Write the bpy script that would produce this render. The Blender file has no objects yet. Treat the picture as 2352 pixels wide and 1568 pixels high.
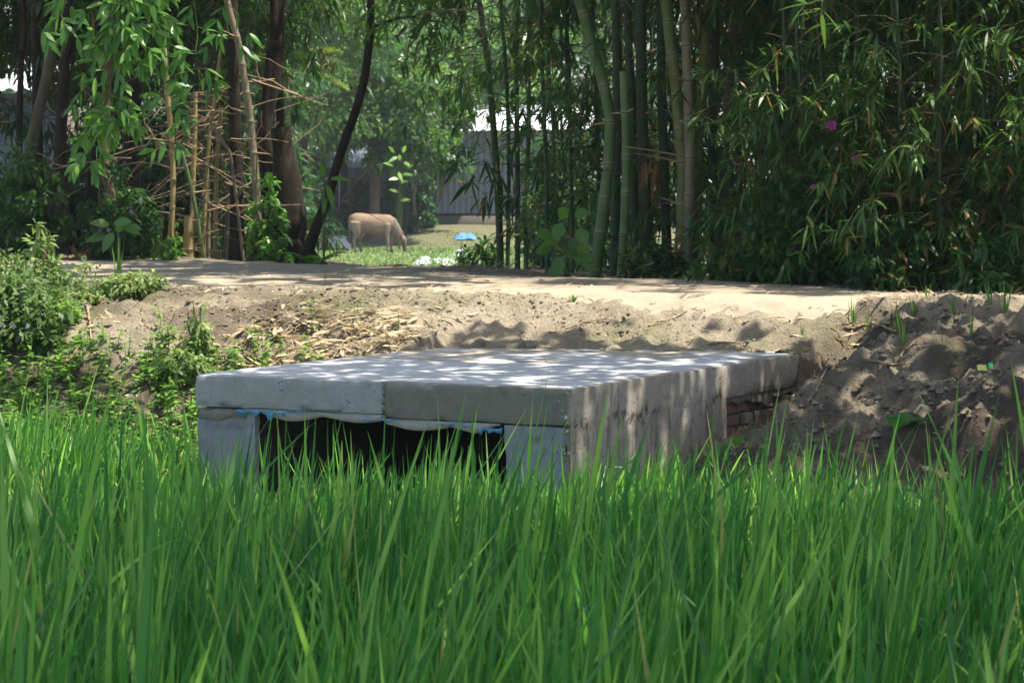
import bpy, math, random
import numpy as np
from mathutils import Vector

SC = bpy.context.scene
COL = SC.collection
PI = math.pi

# ------------------------------------------------------------------ camera geometry
F = 2525.0
CAMZ = 1.85
TILT = math.atan(151.0 / F)
CT, ST = math.cos(TILT), math.sin(TILT)

def ray(px, py):                                   # 1024 x 682 pixel -> direction
    a, b = (px - 512) / F, (341 - py) / F
    return np.array([a, CT + b * ST, -ST + b * CT])
def at_y(px, py, Y):
    d = ray(px, py); return np.array([0, 0, CAMZ]) + d * (Y / d[1])
def at_z(px, py, z):
    d = ray(px, py); return np.array([0, 0, CAMZ]) + d * ((z - CAMZ) / d[2])
def W(x, y, Y):                                    # 2352-wide survey coordinates
    return at_y(x / 2.297, y / 2.297, Y)

SUN_AZ = np.array([0.97, -0.243]); SUN_AZ /= np.linalg.norm(SUN_AZ)
SUN_EL = math.radians(68)
SUN = np.array([SUN_AZ[0] * math.cos(SUN_EL), SUN_AZ[1] * math.cos(SUN_EL), math.sin(SUN_EL)])

# ------------------------------------------------------------------ noise
def _hash(i, j, k, seed):
    h = (i * 374761393 + j * 668265263 + k * 1274126177 + seed * 974634777) & 0xFFFFFFFF
    h = ((h ^ (h >> 13)) * 1274126177) & 0xFFFFFFFF
    h = h ^ (h >> 16)
    return (h & 0xFFFF) / 65535.0
def vnoise(p, seed=0):
    p = np.asarray(p, float)
    f = np.floor(p); t = p - f; t = t * t * (3 - 2 * t)
    i = f.astype(np.int64)
    out = 0
    for dx in (0, 1):
        wx = t[..., 0] if dx else 1 - t[..., 0]
        for dy in (0, 1):
            wy = t[..., 1] if dy else 1 - t[..., 1]
            for dz in (0, 1):
                wz = t[..., 2] if dz else 1 - t[..., 2]
                out = out + wx * wy * wz * _hash(i[..., 0] + dx, i[..., 1] + dy, i[..., 2] + dz, seed)
    return out
def fbm(p, seed=0, oct=4):
    p = np.asarray(p, float); s = 0; a = 0.5; n = 0
    for o in range(oct):
        s = s + a * vnoise(p * (2 ** o), seed + o * 17); n += a; a *= 0.5
    return s / n
def n2(x, y, scale, seed=0, oct=3):
    x = np.asarray(x, float); y = np.asarray(y, float)
    return fbm(np.stack([x / scale, y / scale, np.zeros_like(x) + 0.37], -1), seed, oct)
def S(a, b, x):
    t = np.clip((np.asarray(x, float) - a) / (b - a), 0, 1); return t * t * (3 - 2 * t)
def lerp(a, b, t): return a + (b - a) * t
def norm(v): return v / np.maximum(np.linalg.norm(v, axis=-1, keepdims=True), 1e-9)

# ------------------------------------------------------------------ mesh builder
class MB:
    def __init__(s): s.v = []; s.f = []; s.t = []; s.k = []; s.m = []; s.n = 0
    def add(s, v, f, tint=0.5, mark=0.0, mi=0):
        v = np.asarray(v, float).reshape(-1, 3); f = np.asarray(f, np.int64)
        if f.ndim == 2 and f.shape[1] == 3: f = np.concatenate([f, -np.ones((len(f), 1), np.int64)], 1)
        s.v.append(v); s.f.append(np.where(f >= 0, f + s.n, -1))
        s.t.append(np.broadcast_to(np.asarray(tint, float), (len(v),)).copy())
        s.k.append(np.broadcast_to(np.asarray(mark, float), (len(v),)).copy())
        s.m.append(np.full(len(f), mi)); s.n += len(v)
    def mesh(s, name, mats, smooth=True):
        v = np.concatenate(s.v); f = np.concatenate(s.f); m = np.concatenate(s.m)
        me = bpy.data.meshes.new(name)
        tri = f[:, 3] < 0
        cnt = np.where(tri, 3, 4)
        start = np.concatenate([[0], np.cumsum(cnt)[:-1]])
        flat = f.reshape(-1); flat = flat[flat >= 0]
        me.vertices.add(len(v)); me.vertices.foreach_set('co', v.astype(np.float32).ravel())
        me.loops.add(len(flat)); me.loops.foreach_set('vertex_index', flat.astype(np.int32))
        me.polygons.add(len(f))
        me.polygons.foreach_set('loop_start', start.astype(np.int32))
        me.polygons.foreach_set('loop_total', cnt.astype(np.int32))
        me.polygons.foreach_set('material_index', m.astype(np.int32))
        me.polygons.foreach_set('use_smooth', np.full(len(f), smooth))
        for mm in (mats if isinstance(mats, (list, tuple)) else [mats]): me.materials.append(mm)
        a = me.attributes.new('tint', 'FLOAT', 'POINT'); a.data.foreach_set('value', np.concatenate(s.t).astype(np.float32))
        a = me.attributes.new('mark', 'FLOAT', 'POINT'); a.data.foreach_set('value', np.concatenate(s.k).astype(np.float32))
        me.update(calc_edges=True); me.validate()
        return me
    def build(s, name, mats, parent=None, smooth=True):
        o = bpy.data.objects.new(name, s.mesh(name, mats, smooth)); COL.objects.link(o)
        if parent is not None:
            o.parent = parent
            o.location = -np.array(parent.location)
        return o

def tag(o, label=None, cat=None, group=None, kind=None):
    if label: o['label'] = label
    if cat: o['category'] = cat
    if group: o['group'] = group
    if kind: o['kind'] = kind
    return o
def thing(name, loc, label, cat, group=None):
    o = bpy.data.objects.new(name, None); COL.objects.link(o); o.empty_display_size = 0.1
    o.location = loc
    return tag(o, label, cat, group)
def dup(root, loc, rz, label=None, group=None, sc=1.0):
    r = root.copy(); COL.objects.link(r); r.location = loc; r.rotation_euler = (0, 0, rz); r.scale = (sc,) * 3
    if label: r['label'] = label
    if group: r['group'] = group
    for ch in list(root.children):
        c = ch.copy(); COL.objects.link(c); c.parent = r
        for g in ch.children:
            d = g.copy(); COL.objects.link(d); d.parent = c
    return r

def add_strips(mb, base, d, side, L, Wd, droop, prof, tint=0.5, mark=0.0, mi=0, tipmark=None):
    base = np.asarray(base, float); N = len(base); K = len(prof)
    t = np.linspace(0, 1, K)
    L = np.broadcast_to(L, (N,)); Wd = np.broadcast_to(Wd, (N,)); droop = np.broadcast_to(droop, (N,))
    d = norm(d); side = norm(side - d * np.sum(side * d, -1, keepdims=True))
    P = base[:, None] + d[:, None] * (L[:, None] * t)[..., None]
    P[..., 2] -= droop[:, None] * L[:, None] * t ** 2
    h = side[:, None] * (Wd[:, None] * np.asarray(prof) * 0.5)[..., None]
    V = np.stack([P - h, P + h], 2)
    i = np.arange(N)[:, None] * (2 * K) + np.arange(K - 1)[None] * 2
    Fc = np.stack([i, i + 1, i + 3, i + 2], -1).reshape(-1, 4)
    tint = np.repeat(np.broadcast_to(tint, (N,)), 2 * K)
    mk = np.repeat(np.broadcast_to(mark, (N,)), 2 * K) if tipmark is None else np.tile(np.repeat(t, 2), N) * tipmark
    mb.add(V, Fc, tint, mk, mi)

def add_tubes(mb, P, R, sides=5, tint=0.5, mark=0.0, mi=0, cap=False, squash=None):
    P = np.asarray(P, float); R = np.asarray(R, float)
    if P.ndim == 2: P = P[None]
    if R.ndim == 1: R = np.broadcast_to(R, P.shape[:2])
    N, M, _ = P.shape
    T = norm(np.gradient(P, axis=1))
    ref = np.where(np.abs(T[:, :1, 2:3]) > 0.8, np.array([1.0, 0.02, 0.01]), np.array([0.01, 0.02, 1.0]))
    A = norm(np.cross(T, np.broadcast_to(ref, T.shape))); B = np.cross(T, A)
    if squash is not None: B = B * squash
    a = np.arange(sides) * 2 * PI / sides
    V = P[:, :, None] + R[..., None, None] * (np.cos(a)[:, None] * A[:, :, None] + np.sin(a)[:, None] * B[:, :, None])
    n_ = np.arange(N)[:, None, None] * M * sides; m_ = np.arange(M - 1)[None, :, None] * sides
    k = np.arange(sides)[None, None]; k2 = (k + 1) % sides
    Fc = np.stack([n_ + m_ + k, n_ + m_ + k2, n_ + m_ + sides + k2, n_ + m_ + sides + k], -1).reshape(-1, 4)
    tt = np.asarray(tint, float); mm = np.asarray(mark, float)
    if tt.ndim == 1 and len(tt) == N and N > 1: tt = tt[:, None]
    if mm.ndim == 1 and len(mm) == N and N > 1: mm = mm[:, None]
    tt = np.repeat(np.broadcast_to(tt, (N, M)).reshape(-1), sides); mm = np.repeat(np.broadcast_to(mm, (N, M)).reshape(-1), sides)
    mb.add(V, Fc, tt, mm, mi)
    if cap:
        base = mb.n
        for q in range(N):
            for e in (0, M - 1):
                ring = V[q, e]; c = ring.mean(0)
                vv = np.concatenate([ring, c[None]]); ff = np.array([[j, (j + 1) % sides, sides] for j in range(sides)])
                if e == 0: ff = ff[:, ::-1]
                mb.add(vv, ff, tt[0], 1.0 if mm.max() > 0 else 0.0, mi)

def resample(pts, n):
    pts = np.asarray(pts, float); k = len(pts)
    s = np.concatenate([[0], np.cumsum(np.linalg.norm(np.diff(pts, axis=0), axis=1))])
    # Catmull-Rom
    q = np.concatenate([[2 * pts[0] - pts[1]], pts, [2 * pts[-1] - pts[-2]]])
    u = np.linspace(0, s[-1], n); out = np.zeros((n, pts.shape[1]))
    idx = np.clip(np.searchsorted(s, u, 'right') - 1, 0, k - 2)
    t = ((u - s[idx]) / np.maximum(s[idx + 1] - s[idx], 1e-9))[:, None]
    p0, p1, p2, p3 = q[idx], q[idx + 1], q[idx + 2], q[idx + 3]
    return 0.5 * (2 * p1 + (p2 - p0) * t + (2 * p0 - 5 * p1 + 4 * p2 - p3) * t ** 2 + (3 * p1 - p0 - 3 * p2 + p3) * t ** 3)

# ------------------------------------------------------------------ materials
def new_mat(name):
    m = bpy.data.materials.new(name); m.use_nodes = True
    nt = m.node_tree; nt.nodes.clear()
    return m, nt, nt.nodes, nt.links
def ramp(nodes, stops):
    r = nodes.new('ShaderNodeValToRGB'); e = r.color_ramp.elements
    while len(e) < len(stops): e.new(0.5)
    for el, (p, c) in zip(e, stops): el.position = p; el.color = (*c, 1)
    return r
def mixc(nodes, links, fac, a, b, mode='MIX'):
    n = nodes.new('ShaderNodeMix'); n.data_type = 'RGBA'; n.blend_type = mode
    for sock, val in ((n.inputs[0], fac), (n.inputs[6], a), (n.inputs[7], b)):
        if hasattr(val, 'links'): links.new(val, sock)
        else: sock.default_value = val if isinstance(val, (int, float)) else (*val, 1)
    return n.outputs[2]
def noise(nodes, links, scale, detail=4, rough=0.6, vec=None, dist=0):
    n = nodes.new('ShaderNodeTexNoise'); n.inputs['Scale'].default_value = scale
    n.inputs['Detail'].default_value = detail; n.inputs['Roughness'].default_value = rough; n.inputs['Distortion'].default_value = dist
    if vec is not None: links.new(vec, n.inputs['Vector'])
    return n.outputs['Fac']
def math_(nodes, links, op, a, b=None, clamp=False):
    n = nodes.new('ShaderNodeMath'); n.operation = op; n.use_clamp = clamp
    for i, v in enumerate((a, b)):
        if v is None: continue
        if hasattr(v, 'links'): links.new(v, n.inputs[i])
        else: n.inputs[i].default_value = v
    return n.outputs[0]
def smooth_(nodes, links, a, lo, hi):
    n = nodes.new('ShaderNodeMapRange'); n.interpolation_type = 'SMOOTHSTEP'
    links.new(a, n.inputs[0]); n.inputs[1].default_value = lo; n.inputs[2].default_value = hi
    return n.outputs[0]
def attr(nodes, name):
    n = nodes.new('ShaderNodeAttribute'); n.attribute_name = name; return n.outputs['Fac']
def pos(nodes): return nodes.new('ShaderNodeNewGeometry').outputs['Position']
def bump(nodes, links, h, strength, dist=0.01):
    b = nodes.new('ShaderNodeBump'); b.inputs['Strength'].default_value = strength; b.inputs['Distance'].default_value = dist
    links.new(h, b.inputs['Height']); return b.outputs[0]
def finish(nt, nodes, links, color, rough=0.8, normal=None, spec=0.3, trans=0.0, transcol=None, sheen=0):
    o = nodes.new('ShaderNodeOutputMaterial'); p = nodes.new('ShaderNodeBsdfPrincipled')
    if hasattr(color, 'links'): links.new(color, p.inputs['Base Color'])
    else: p.inputs['Base Color'].default_value = (*color, 1)
    if hasattr(rough, 'links'): links.new(rough, p.inputs['Roughness'])
    else: p.inputs['Roughness'].default_value = rough
    p.inputs['Specular IOR Level'].default_value = spec
    if normal is not None: links.new(normal, p.inputs['Normal'])
    out = p.outputs[0]
    if trans > 0:
        t = nodes.new('ShaderNodeBsdfTranslucent')
        if hasattr(transcol, 'links'): links.new(transcol, t.inputs[0])
        else: t.inputs[0].default_value = (*transcol, 1)
        mx = nodes.new('ShaderNodeMixShader'); mx.inputs[0].default_value = trans
        links.new(out, mx.inputs[1]); links.new(t.outputs[0], mx.inputs[2]); out = mx.outputs[0]
    links.new(out, o.inputs[0])

def leaf_mat(name, c0, c1, c2, trans=0.35, gain=2.2, rough=0.45, spec=0.4, dead=None):
    m, nt, nd, lk = new_mat(name)
    r = ramp(nd, [(0.0, c0), (0.5, c1), (0.95, c2)]); lk.new(attr(nd, 'tint'), r.inputs[0])
    c = r.outputs[0]
    if dead: c = mixc(nd, lk, attr(nd, 'mark'), c, dead)
    tc = mixc(nd, lk, 1.0, c, (gain * 0.88, gain * 0.95, gain * 0.66), 'MULTIPLY')
    finish(nt, nd, lk, c, rough, None, spec, trans, tc)
    return m
M = {}
M['rice'] = leaf_mat('rice_leaf', (0.024, 0.108, 0.024), (0.066, 0.205, 0.036), (0.24, 0.41, 0.075), 0.43, 2.5, 0.42, 0.35, (0.42, 0.36, 0.14))
M['bamboo_leaf'] = leaf_mat('bamboo_leaf', (0.019, 0.064, 0.014), (0.044, 0.116, 0.022), (0.135, 0.235, 0.045), 0.35, 2.0, 0.42, 0.45, (0.30, 0.17, 0.06))
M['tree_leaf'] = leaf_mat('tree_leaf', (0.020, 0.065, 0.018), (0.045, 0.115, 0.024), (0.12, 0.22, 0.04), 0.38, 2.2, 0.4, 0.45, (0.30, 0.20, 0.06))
M['bright_leaf'] = leaf_mat('bright_leaf', (0.035, 0.11, 0.025), (0.065, 0.18, 0.030), (0.14, 0.28, 0.04), 0.4, 2.0, 0.4, 0.5, (0.40, 0.30, 0.06))
M['weed'] = leaf_mat('weed_leaf', (0.065, 0.125, 0.036), (0.125, 0.195, 0.056), (0.23, 0.31, 0.10), 0.35, 1.8, 0.5, 0.35, (0.40, 0.28, 0.12))
M['bright_weed'] = leaf_mat('bright_weed_leaf', (0.060, 0.15, 0.03), (0.12, 0.24, 0.045), (0.22, 0.36, 0.07), 0.4, 1.9, 0.5, 0.3, (0.40, 0.28, 0.12))
M['grass'] = leaf_mat('grass_blade', (0.04, 0.12, 0.02), (0.075, 0.18, 0.03), (0.15, 0.26, 0.05), 0.35, 1.8, 0.5, 0.3, (0.35, 0.28, 0.12))
M['litter'] = leaf_mat('dry_leaf', (0.19, 0.13, 0.075), (0.37, 0.28, 0.17), (0.56, 0.46, 0.31), 0.15, 1.2, 0.7, 0.25)
M['petal'] = leaf_mat('pale_purple_petal', (0.36, 0.25, 0.55), (0.50, 0.38, 0.68), (0.62, 0.52, 0.75), 0.3, 1.1, 0.6, 0.2)
M['pink'] = leaf_mat('pink_petal', (0.45, 0.08, 0.45), (0.55, 0.12, 0.55), (0.62, 0.2, 0.6), 0.3, 1.1, 0.6, 0.2)

def bark_mat(name, c0, c1, c2, sc=18, bumpy=0.6):
    m, nt, nd, lk = new_mat(name)
    p = pos(nd); mp = nd.new('ShaderNodeMapping'); mp.inputs['Scale'].default_value = (1, 1, 0.28); lk.new(p, mp.inputs[0])
    n = noise(nd, lk, sc, 6, 0.65, mp.outputs[0], 0.4)
    r = ramp(nd, [(0.25, c0), (0.5, c1), (0.75, c2)]); lk.new(n, r.inputs[0])
    finish(nt, nd, lk, r.outputs[0], 0.9, bump(nd, lk, n, bumpy, 0.02), 0.15); return m
M['dark_bark'] = bark_mat('dark_bark', (0.012, 0.010, 0.007), (0.028, 0.022, 0.016), (0.055, 0.045, 0.032))
M['grey_bark'] = bark_mat('grey_bark', (0.035, 0.036, 0.021), (0.075, 0.076, 0.045), (0.13, 0.125, 0.08))
M['brown_bark'] = bark_mat('brown_bark', (0.06, 0.042, 0.025), (0.13, 0.095, 0.06), (0.22, 0.17, 0.11))
M['twig'] = bark_mat('dry_twig', (0.16, 0.11, 0.065), (0.30, 0.22, 0.135), (0.42, 0.33, 0.22), 60, 0.3)
M['cane_twig'] = bark_mat('shaded_cane_twig', (0.06, 0.045, 0.028), (0.11, 0.085, 0.05), (0.18, 0.14, 0.09), 60, 0.3)
M['stem'] = bark_mat('green_stem', (0.05, 0.09, 0.025), (0.08, 0.13, 0.035), (0.12, 0.16, 0.05), 40, 0.2)

def culm_mat(name, green, olive, lichen, node=(0.30, 0.27, 0.19)):
    m, nt, nd, lk = new_mat(name)
    p = pos(nd); mp = nd.new('ShaderNodeMapping'); mp.inputs['Scale'].default_value = (1, 1, 0.35); lk.new(p, mp.inputs[0])
    n1 = noise(nd, lk, 6, 5, 0.6, mp.outputs[0]); n2_ = noise(nd, lk, 45, 4, 0.7, p)
    c = mixc(nd, lk, smooth_(nd, lk, n1, 0.35, 0.65), green, olive)
    c = mixc(nd, lk, math_(nd, lk, 'MULTIPLY', smooth_(nd, lk, n2_, 0.56, 0.72), 0.75), c, lichen)
    k = attr(nd, 'mark')
    c = mixc(nd, lk, math_(nd, lk, 'MULTIPLY', k, 0.75), c, node)
    c = mixc(nd, lk, smooth_(nd, lk, k, 0.75, 1.0), c, (0.05, 0.04, 0.028))
    finish(nt, nd, lk, c, 0.55, bump(nd, lk, n2_, 0.25, 0.004), 0.35); return m
M['culm_green'] = culm_mat('bamboo_green', (0.055, 0.12, 0.038), (0.09, 0.145, 0.042), (0.16, 0.18, 0.11))
M['culm_olive'] = culm_mat('bamboo_olive', (0.095, 0.14, 0.035), (0.16, 0.165, 0.05), (0.21, 0.21, 0.13))
M['culm_brown'] = culm_mat('bamboo_brown', (0.14, 0.115, 0.07), (0.19, 0.16, 0.10), (0.27, 0.245, 0.19))
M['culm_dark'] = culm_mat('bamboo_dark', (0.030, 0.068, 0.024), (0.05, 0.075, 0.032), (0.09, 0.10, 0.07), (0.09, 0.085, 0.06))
M['culm_yellow'] = culm_mat('bamboo_dry_yellow', (0.24, 0.19, 0.06), (0.33, 0.25, 0.10), (0.36, 0.30, 0.18), (0.40, 0.32, 0.2))

def soil_mat():
    m, nt, nd, lk = new_mat('bank_soil')
    p = pos(nd)
    n1 = noise(nd, lk, 1.1, 5, 0.6, p); n2_ = noise(nd, lk, 9, 6, 0.7, p, 0.3); n3 = noise(nd, lk, 55, 5, 0.75, p)
    r = ramp(nd, [(0.22, (0.185, 0.15, 0.108)), (0.5, (0.33, 0.28, 0.205)), (0.78, (0.45, 0.395, 0.305))])
    lk.new(mixc(nd, lk, 0.5, n2_, n1), r.inputs[0]); c = r.outputs[0]
    sp = ramp(nd, [(0.3, (0.42, 0.38, 0.34)), (0.52, (1, 1, 1)), (0.8, (1.3, 1.28, 1.2))]); lk.new(n3, sp.inputs[0])
    c = mixc(nd, lk, 0.7, c, sp.outputs[0], 'MULTIPLY')
    # mark: 0 dry bank .. 1 wet dark clay and painted shade ; tint: moss / algae bloom
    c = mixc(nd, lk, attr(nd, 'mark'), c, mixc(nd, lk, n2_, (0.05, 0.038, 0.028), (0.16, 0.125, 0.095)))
    g = math_(nd, lk, 'MULTIPLY', attr(nd, 'tint'), smooth_(nd, lk, n2_, 0.35, 0.6))
    c = mixc(nd, lk, g, c, mixc(nd, lk, n3, (0.10, 0.12, 0.05), (0.21, 0.21, 0.11)))
    h = math_(nd, lk, 'ADD', math_(nd, lk, 'MULTIPLY', n2_, 1.0), math_(nd, lk, 'MULTIPLY', n3, 0.35))
    finish(nt, nd, lk, c, 0.95, bump(nd, lk, h, 1.0, 0.06), 0.12); return m
M['soil'] = soil_mat()
def road_mat():
    m, nt, nd, lk = new_mat('packed_dirt_road')
    p = pos(nd); n1 = noise(nd, lk, 0.9, 4, 0.6, p); n2_ = noise(nd, lk, 7, 5, 0.7, p, 0.2); n3 = noise(nd, lk, 70, 4, 0.8, p)
    r = ramp(nd, [(0.25, (0.26, 0.212, 0.152)), (0.5, (0.325, 0.27, 0.198)), (0.75, (0.385, 0.33, 0.248))]); lk.new(mixc(nd, lk, 0.45, n1, n2_), r.inputs[0])
    c = mixc(nd, lk, math_(nd, lk, 'MULTIPLY', smooth_(nd, lk, n3, 0.62, 0.75), 0.5), r.outputs[0], (0.22, 0.18, 0.13))
    c = mixc(nd, lk, attr(nd, 'mark'), c, mixc(nd, lk, n2_, (0.20, 0.165, 0.12), (0.42, 0.36, 0.27)))
    h = math_(nd, lk, 'ADD', n2_, math_(nd, lk, 'MULTIPLY', n3, 0.2))
    finish(nt, nd, lk, c, 0.92, bump(nd, lk, h, 0.35, 0.03), 0.15); return m
M['road'] = road_mat()

CLOD_V = np.array([[0, 0, 1], [1, 0, 0.1], [0.3, 0.95, 0], [-0.8, 0.6, 0.1], [-0.8, -0.6, 0], [0.3, -0.95, 0.1], [0, 0, -0.6]])
CLOD_F = np.array([[0, 1, 2], [0, 2, 3], [0, 3, 4], [0, 4, 5], [0, 5, 1], [6, 2, 1], [6, 3, 2], [6, 4, 3], [6, 5, 4], [6, 1, 5]])
def add_chunks(mb, p, r, rng):
    n = len(p); V = p[:, None] + norm(CLOD_V + rng.normal(0, 0.35, (n, 7, 3))) * r[:, None, None] * rng.uniform(0.6, 1.3, (n, 7, 1))
    mb.add(V, (CLOD_F[None] + np.arange(n)[:, None, None] * 7).reshape(-1, 3))
def concrete_mat(name, base, dark, warm, streak=0.0, pits=0.5, warmth=0.3, patch=None):
    m, nt, nd, lk = new_mat(name)
    p = pos(nd)
    n1 = noise(nd, lk, 1.7, 5, 0.6, p); n2_ = noise(nd, lk, 13, 6, 0.7, p, 0.2); n3 = noise(nd, lk, 90, 3, 0.8, p)
    c = mixc(nd, lk, smooth_(nd, lk, n2_, 0.3, 0.75), base, dark)
    c = mixc(nd, lk, math_(nd, lk, 'MULTIPLY', smooth_(nd, lk, n1, 0.4, 0.65), warmth), c, warm)
    if streak:
        mp = nd.new('ShaderNodeMapping'); mp.inputs['Scale'].default_value = (1, 1, 0.08); lk.new(p, mp.inputs[0])
        ns = noise(nd, lk, 16, 5, 0.7, mp.outputs[0])
        c = mixc(nd, lk, math_(nd, lk, 'MULTIPLY', smooth_(nd, lk, ns, 0.5, 0.7), streak), c, dark)
    sp = ramp(nd, [(0.3, (0.78, 0.78, 0.78)), (0.5, (1, 1, 1)), (0.8, (1.12, 1.12, 1.12))]); lk.new(n3, sp.inputs[0])
    c = mixc(nd, lk, 0.6, c, sp.outputs[0], 'MULTIPLY')
    v = nd.new('ShaderNodeTexVoronoi'); v.inputs['Scale'].default_value = 22; lk.new(p, v.inputs['Vector'])
    gate = smooth_(nd, lk, noise(nd, lk, 5, 2, 0.5, p), 0.5, 0.62)
    pit = math_(nd, lk, 'MULTIPLY', math_(nd, lk, 'SUBTRACT', 1.0, smooth_(nd, lk, v.outputs['Distance'], 0.08, 0.2)), gate)
    c = mixc(nd, lk, math_(nd, lk, 'MULTIPLY', pit, pits), c, (0.07, 0.06, 0.05))
    c = mixc(nd, lk, attr(nd, 'mark'), c, patch or (0.06, 0.05, 0.042))
    h = math_(nd, lk, 'SUBTRACT', math_(nd, lk, 'ADD', n2_, math_(nd, lk, 'MULTIPLY', n3, 0.3)), math_(nd, lk, 'MULTIPLY', pit, 1.2))
    finish(nt, nd, lk, c, 0.85, bump(nd, lk, h, 0.5, 0.012), 0.25); return m
M['deck'] = concrete_mat('smooth_concrete_top', (0.47, 0.48, 0.485), (0.40, 0.41, 0.415), (0.45, 0.44, 0.41), 0, 0.0, 0.35, (0.30, 0.262, 0.205))
M['fascia_pale'] = concrete_mat('pale_concrete_face', (0.38, 0.39, 0.39), (0.29, 0.295, 0.295), (0.37, 0.35, 0.31), 0.25, 0.6, 0.4)
M['fascia_brown'] = concrete_mat('brownish_concrete_face', (0.225, 0.215, 0.19), (0.15, 0.145, 0.13), (0.26, 0.225, 0.17), 0.3, 0.5, 0.5)
M['plaster'] = concrete_mat('blue_grey_plaster', (0.30, 0.33, 0.38), (0.19, 0.215, 0.27), (0.31, 0.30, 0.28), 0.6, 0.4, 0.4)
M['side_concrete'] = concrete_mat('stained_side_concrete', (0.34, 0.31, 0.265), (0.245, 0.22, 0.185), (0.32, 0.265, 0.20), 0.55, 0.9, 0.6)
M['lip'] = concrete_mat('light_mortar_lip', (0.46, 0.46, 0.45), (0.35, 0.35, 0.345), (0.40, 0.38, 0.34), 0, 0.4, 0.3)
def brick_mat():
    m, nt, nd, lk = new_mat('weathered_brick')
    p = pos(nd); n = noise(nd, lk, 25, 5, 0.7, p)
    c = mixc(nd, lk, smooth_(nd, lk, n, 0.35, 0.65), mixc(nd, lk, attr(nd, 'tint'), (0.15, 0.12, 0.10), (0.34, 0.13, 0.075)), (0.17, 0.15, 0.13))
    finish(nt, nd, lk, c, 0.9, bump(nd, lk, n, 0.6, 0.01), 0.15); return m
M['brick'] = brick_mat()
def plain(name, c, rough=0.6, spec=0.3, var=0.25, sc=30, trans=0.0, bs=0.3):
    m, nt, nd, lk = new_mat(name); p = pos(nd); n = noise(nd, lk, sc, 4, 0.6, p)
    cc = mixc(nd, lk, n, tuple(x * (1 - var) for x in c), tuple(min(1, x * (1 + var)) for x in c))
    finish(nt, nd, lk, cc, rough, bump(nd, lk, n, bs, 0.01), spec, trans, c if trans else None); return m
M['blue_plastic'] = plain('blue_plastic_sheet', (0.06, 0.27, 0.47), 0.4, 0.5, 0.35, 20, 0.2)
M['white_plastic'] = plain('white_plastic_sheet', (0.40, 0.43, 0.46), 0.5, 0.4, 0.25, 6, 0.1)
M['tarp'] = plain('blue_tarp', (0.07, 0.20, 0.42), 0.5, 0.4, 0.2, 6)
M['cloth'] = plain('dark_cloth', (0.05, 0.055, 0.08), 0.9, 0.1, 0.3, 6)
M['yellow_scrap'] = plain('yellow_scrap', (0.62, 0.58, 0.12), 0.5, 0.4, 0.2, 60)
M['green_scrap'] = plain('green_scrap', (0.03, 0.5, 0.12), 0.45, 0.4, 0.2, 60)
M['timber'] = plain('grey_timber', (0.20, 0.19, 0.18), 0.85, 0.2, 0.35, 10)
M['orange_sheath'] = plain('dry_orange_leaf', (0.20, 0.10, 0.05), 0.8, 0.2, 0.4, 40, 0.15)
M['mud_wall'] = plain('mud_plinth', (0.13, 0.115, 0.095), 0.95, 0.1, 0.3, 5)
M['shade_wall'] = plain('painted_dark_wall', (0.035, 0.032, 0.028), 0.8, 0.2, 0.4, 8)  # muddy wall colour taken near black to paint the opening's darkness
M['hoof'] = plain('dark_horn', (0.03, 0.027, 0.024), 0.5, 0.4, 0.3, 30)
M['horn'] = plain('grey_horn', (0.16, 0.14, 0.11), 0.5, 0.4, 0.3, 30)
M['rope'] = plain('halter_rope', (0.35, 0.12, 0.06), 0.9, 0.1, 0.3, 90)
M['eye'] = plain('dark_eye', (0.008, 0.006, 0.005), 0.15, 0.6, 0.1, 30)
def tin_mat(name, c, rust, metallic=0.0, rough=0.5):
    m, nt, nd, lk = new_mat(name); p = pos(nd)
    mp = nd.new('ShaderNodeMapping'); mp.inputs['Scale'].default_value = (1, 1, 0.15); lk.new(p, mp.inputs[0])
    n = noise(nd, lk, 3.0, 5, 0.6, mp.outputs[0])
    cc = mixc(nd, lk, smooth_(nd, lk, n, 0.3, 0.7), c, tuple(x * 0.72 for x in c))
    cc = mixc(nd, lk, math_(nd, lk, 'MULTIPLY', smooth_(nd, lk, noise(nd, lk, 1.4, 5, 0.7, p), 0.6, 0.75), 0.6), cc, rust)
    finish(nt, nd, lk, cc, rough, None, 0.4); return m
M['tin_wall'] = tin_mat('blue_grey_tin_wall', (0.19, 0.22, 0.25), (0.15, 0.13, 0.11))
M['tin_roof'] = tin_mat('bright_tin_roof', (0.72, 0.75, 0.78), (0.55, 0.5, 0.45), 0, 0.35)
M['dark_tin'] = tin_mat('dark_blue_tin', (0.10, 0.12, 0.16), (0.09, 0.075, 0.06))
def cow_mat():
    m, nt, nd, lk = new_mat('tan_hide'); p = nd.new('ShaderNodeTexCoord').outputs['Object']
    n = noise(nd, lk, 5, 4, 0.6, p); n2_ = noise(nd, lk, 60, 3, 0.6, p)
    c = mixc(nd, lk, attr(nd, 'tint'), (0.18, 0.155, 0.12), (0.235, 0.165, 0.105))  # tan back, greyer below: coat colour plus painted underside shade
    c = mixc(nd, lk, math_(nd, lk, 'MULTIPLY', smooth_(nd, lk, n, 0.42, 0.62), 0.6), c, (0.13, 0.09, 0.06))
    c = mixc(nd, lk, attr(nd, 'mark'), c, (0.08, 0.068, 0.045))
    finish(nt, nd, lk, c, 0.8, bump(nd, lk, n2_, 0.2, 0.01), 0.2); return m
M['hide'] = cow_mat()

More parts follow.
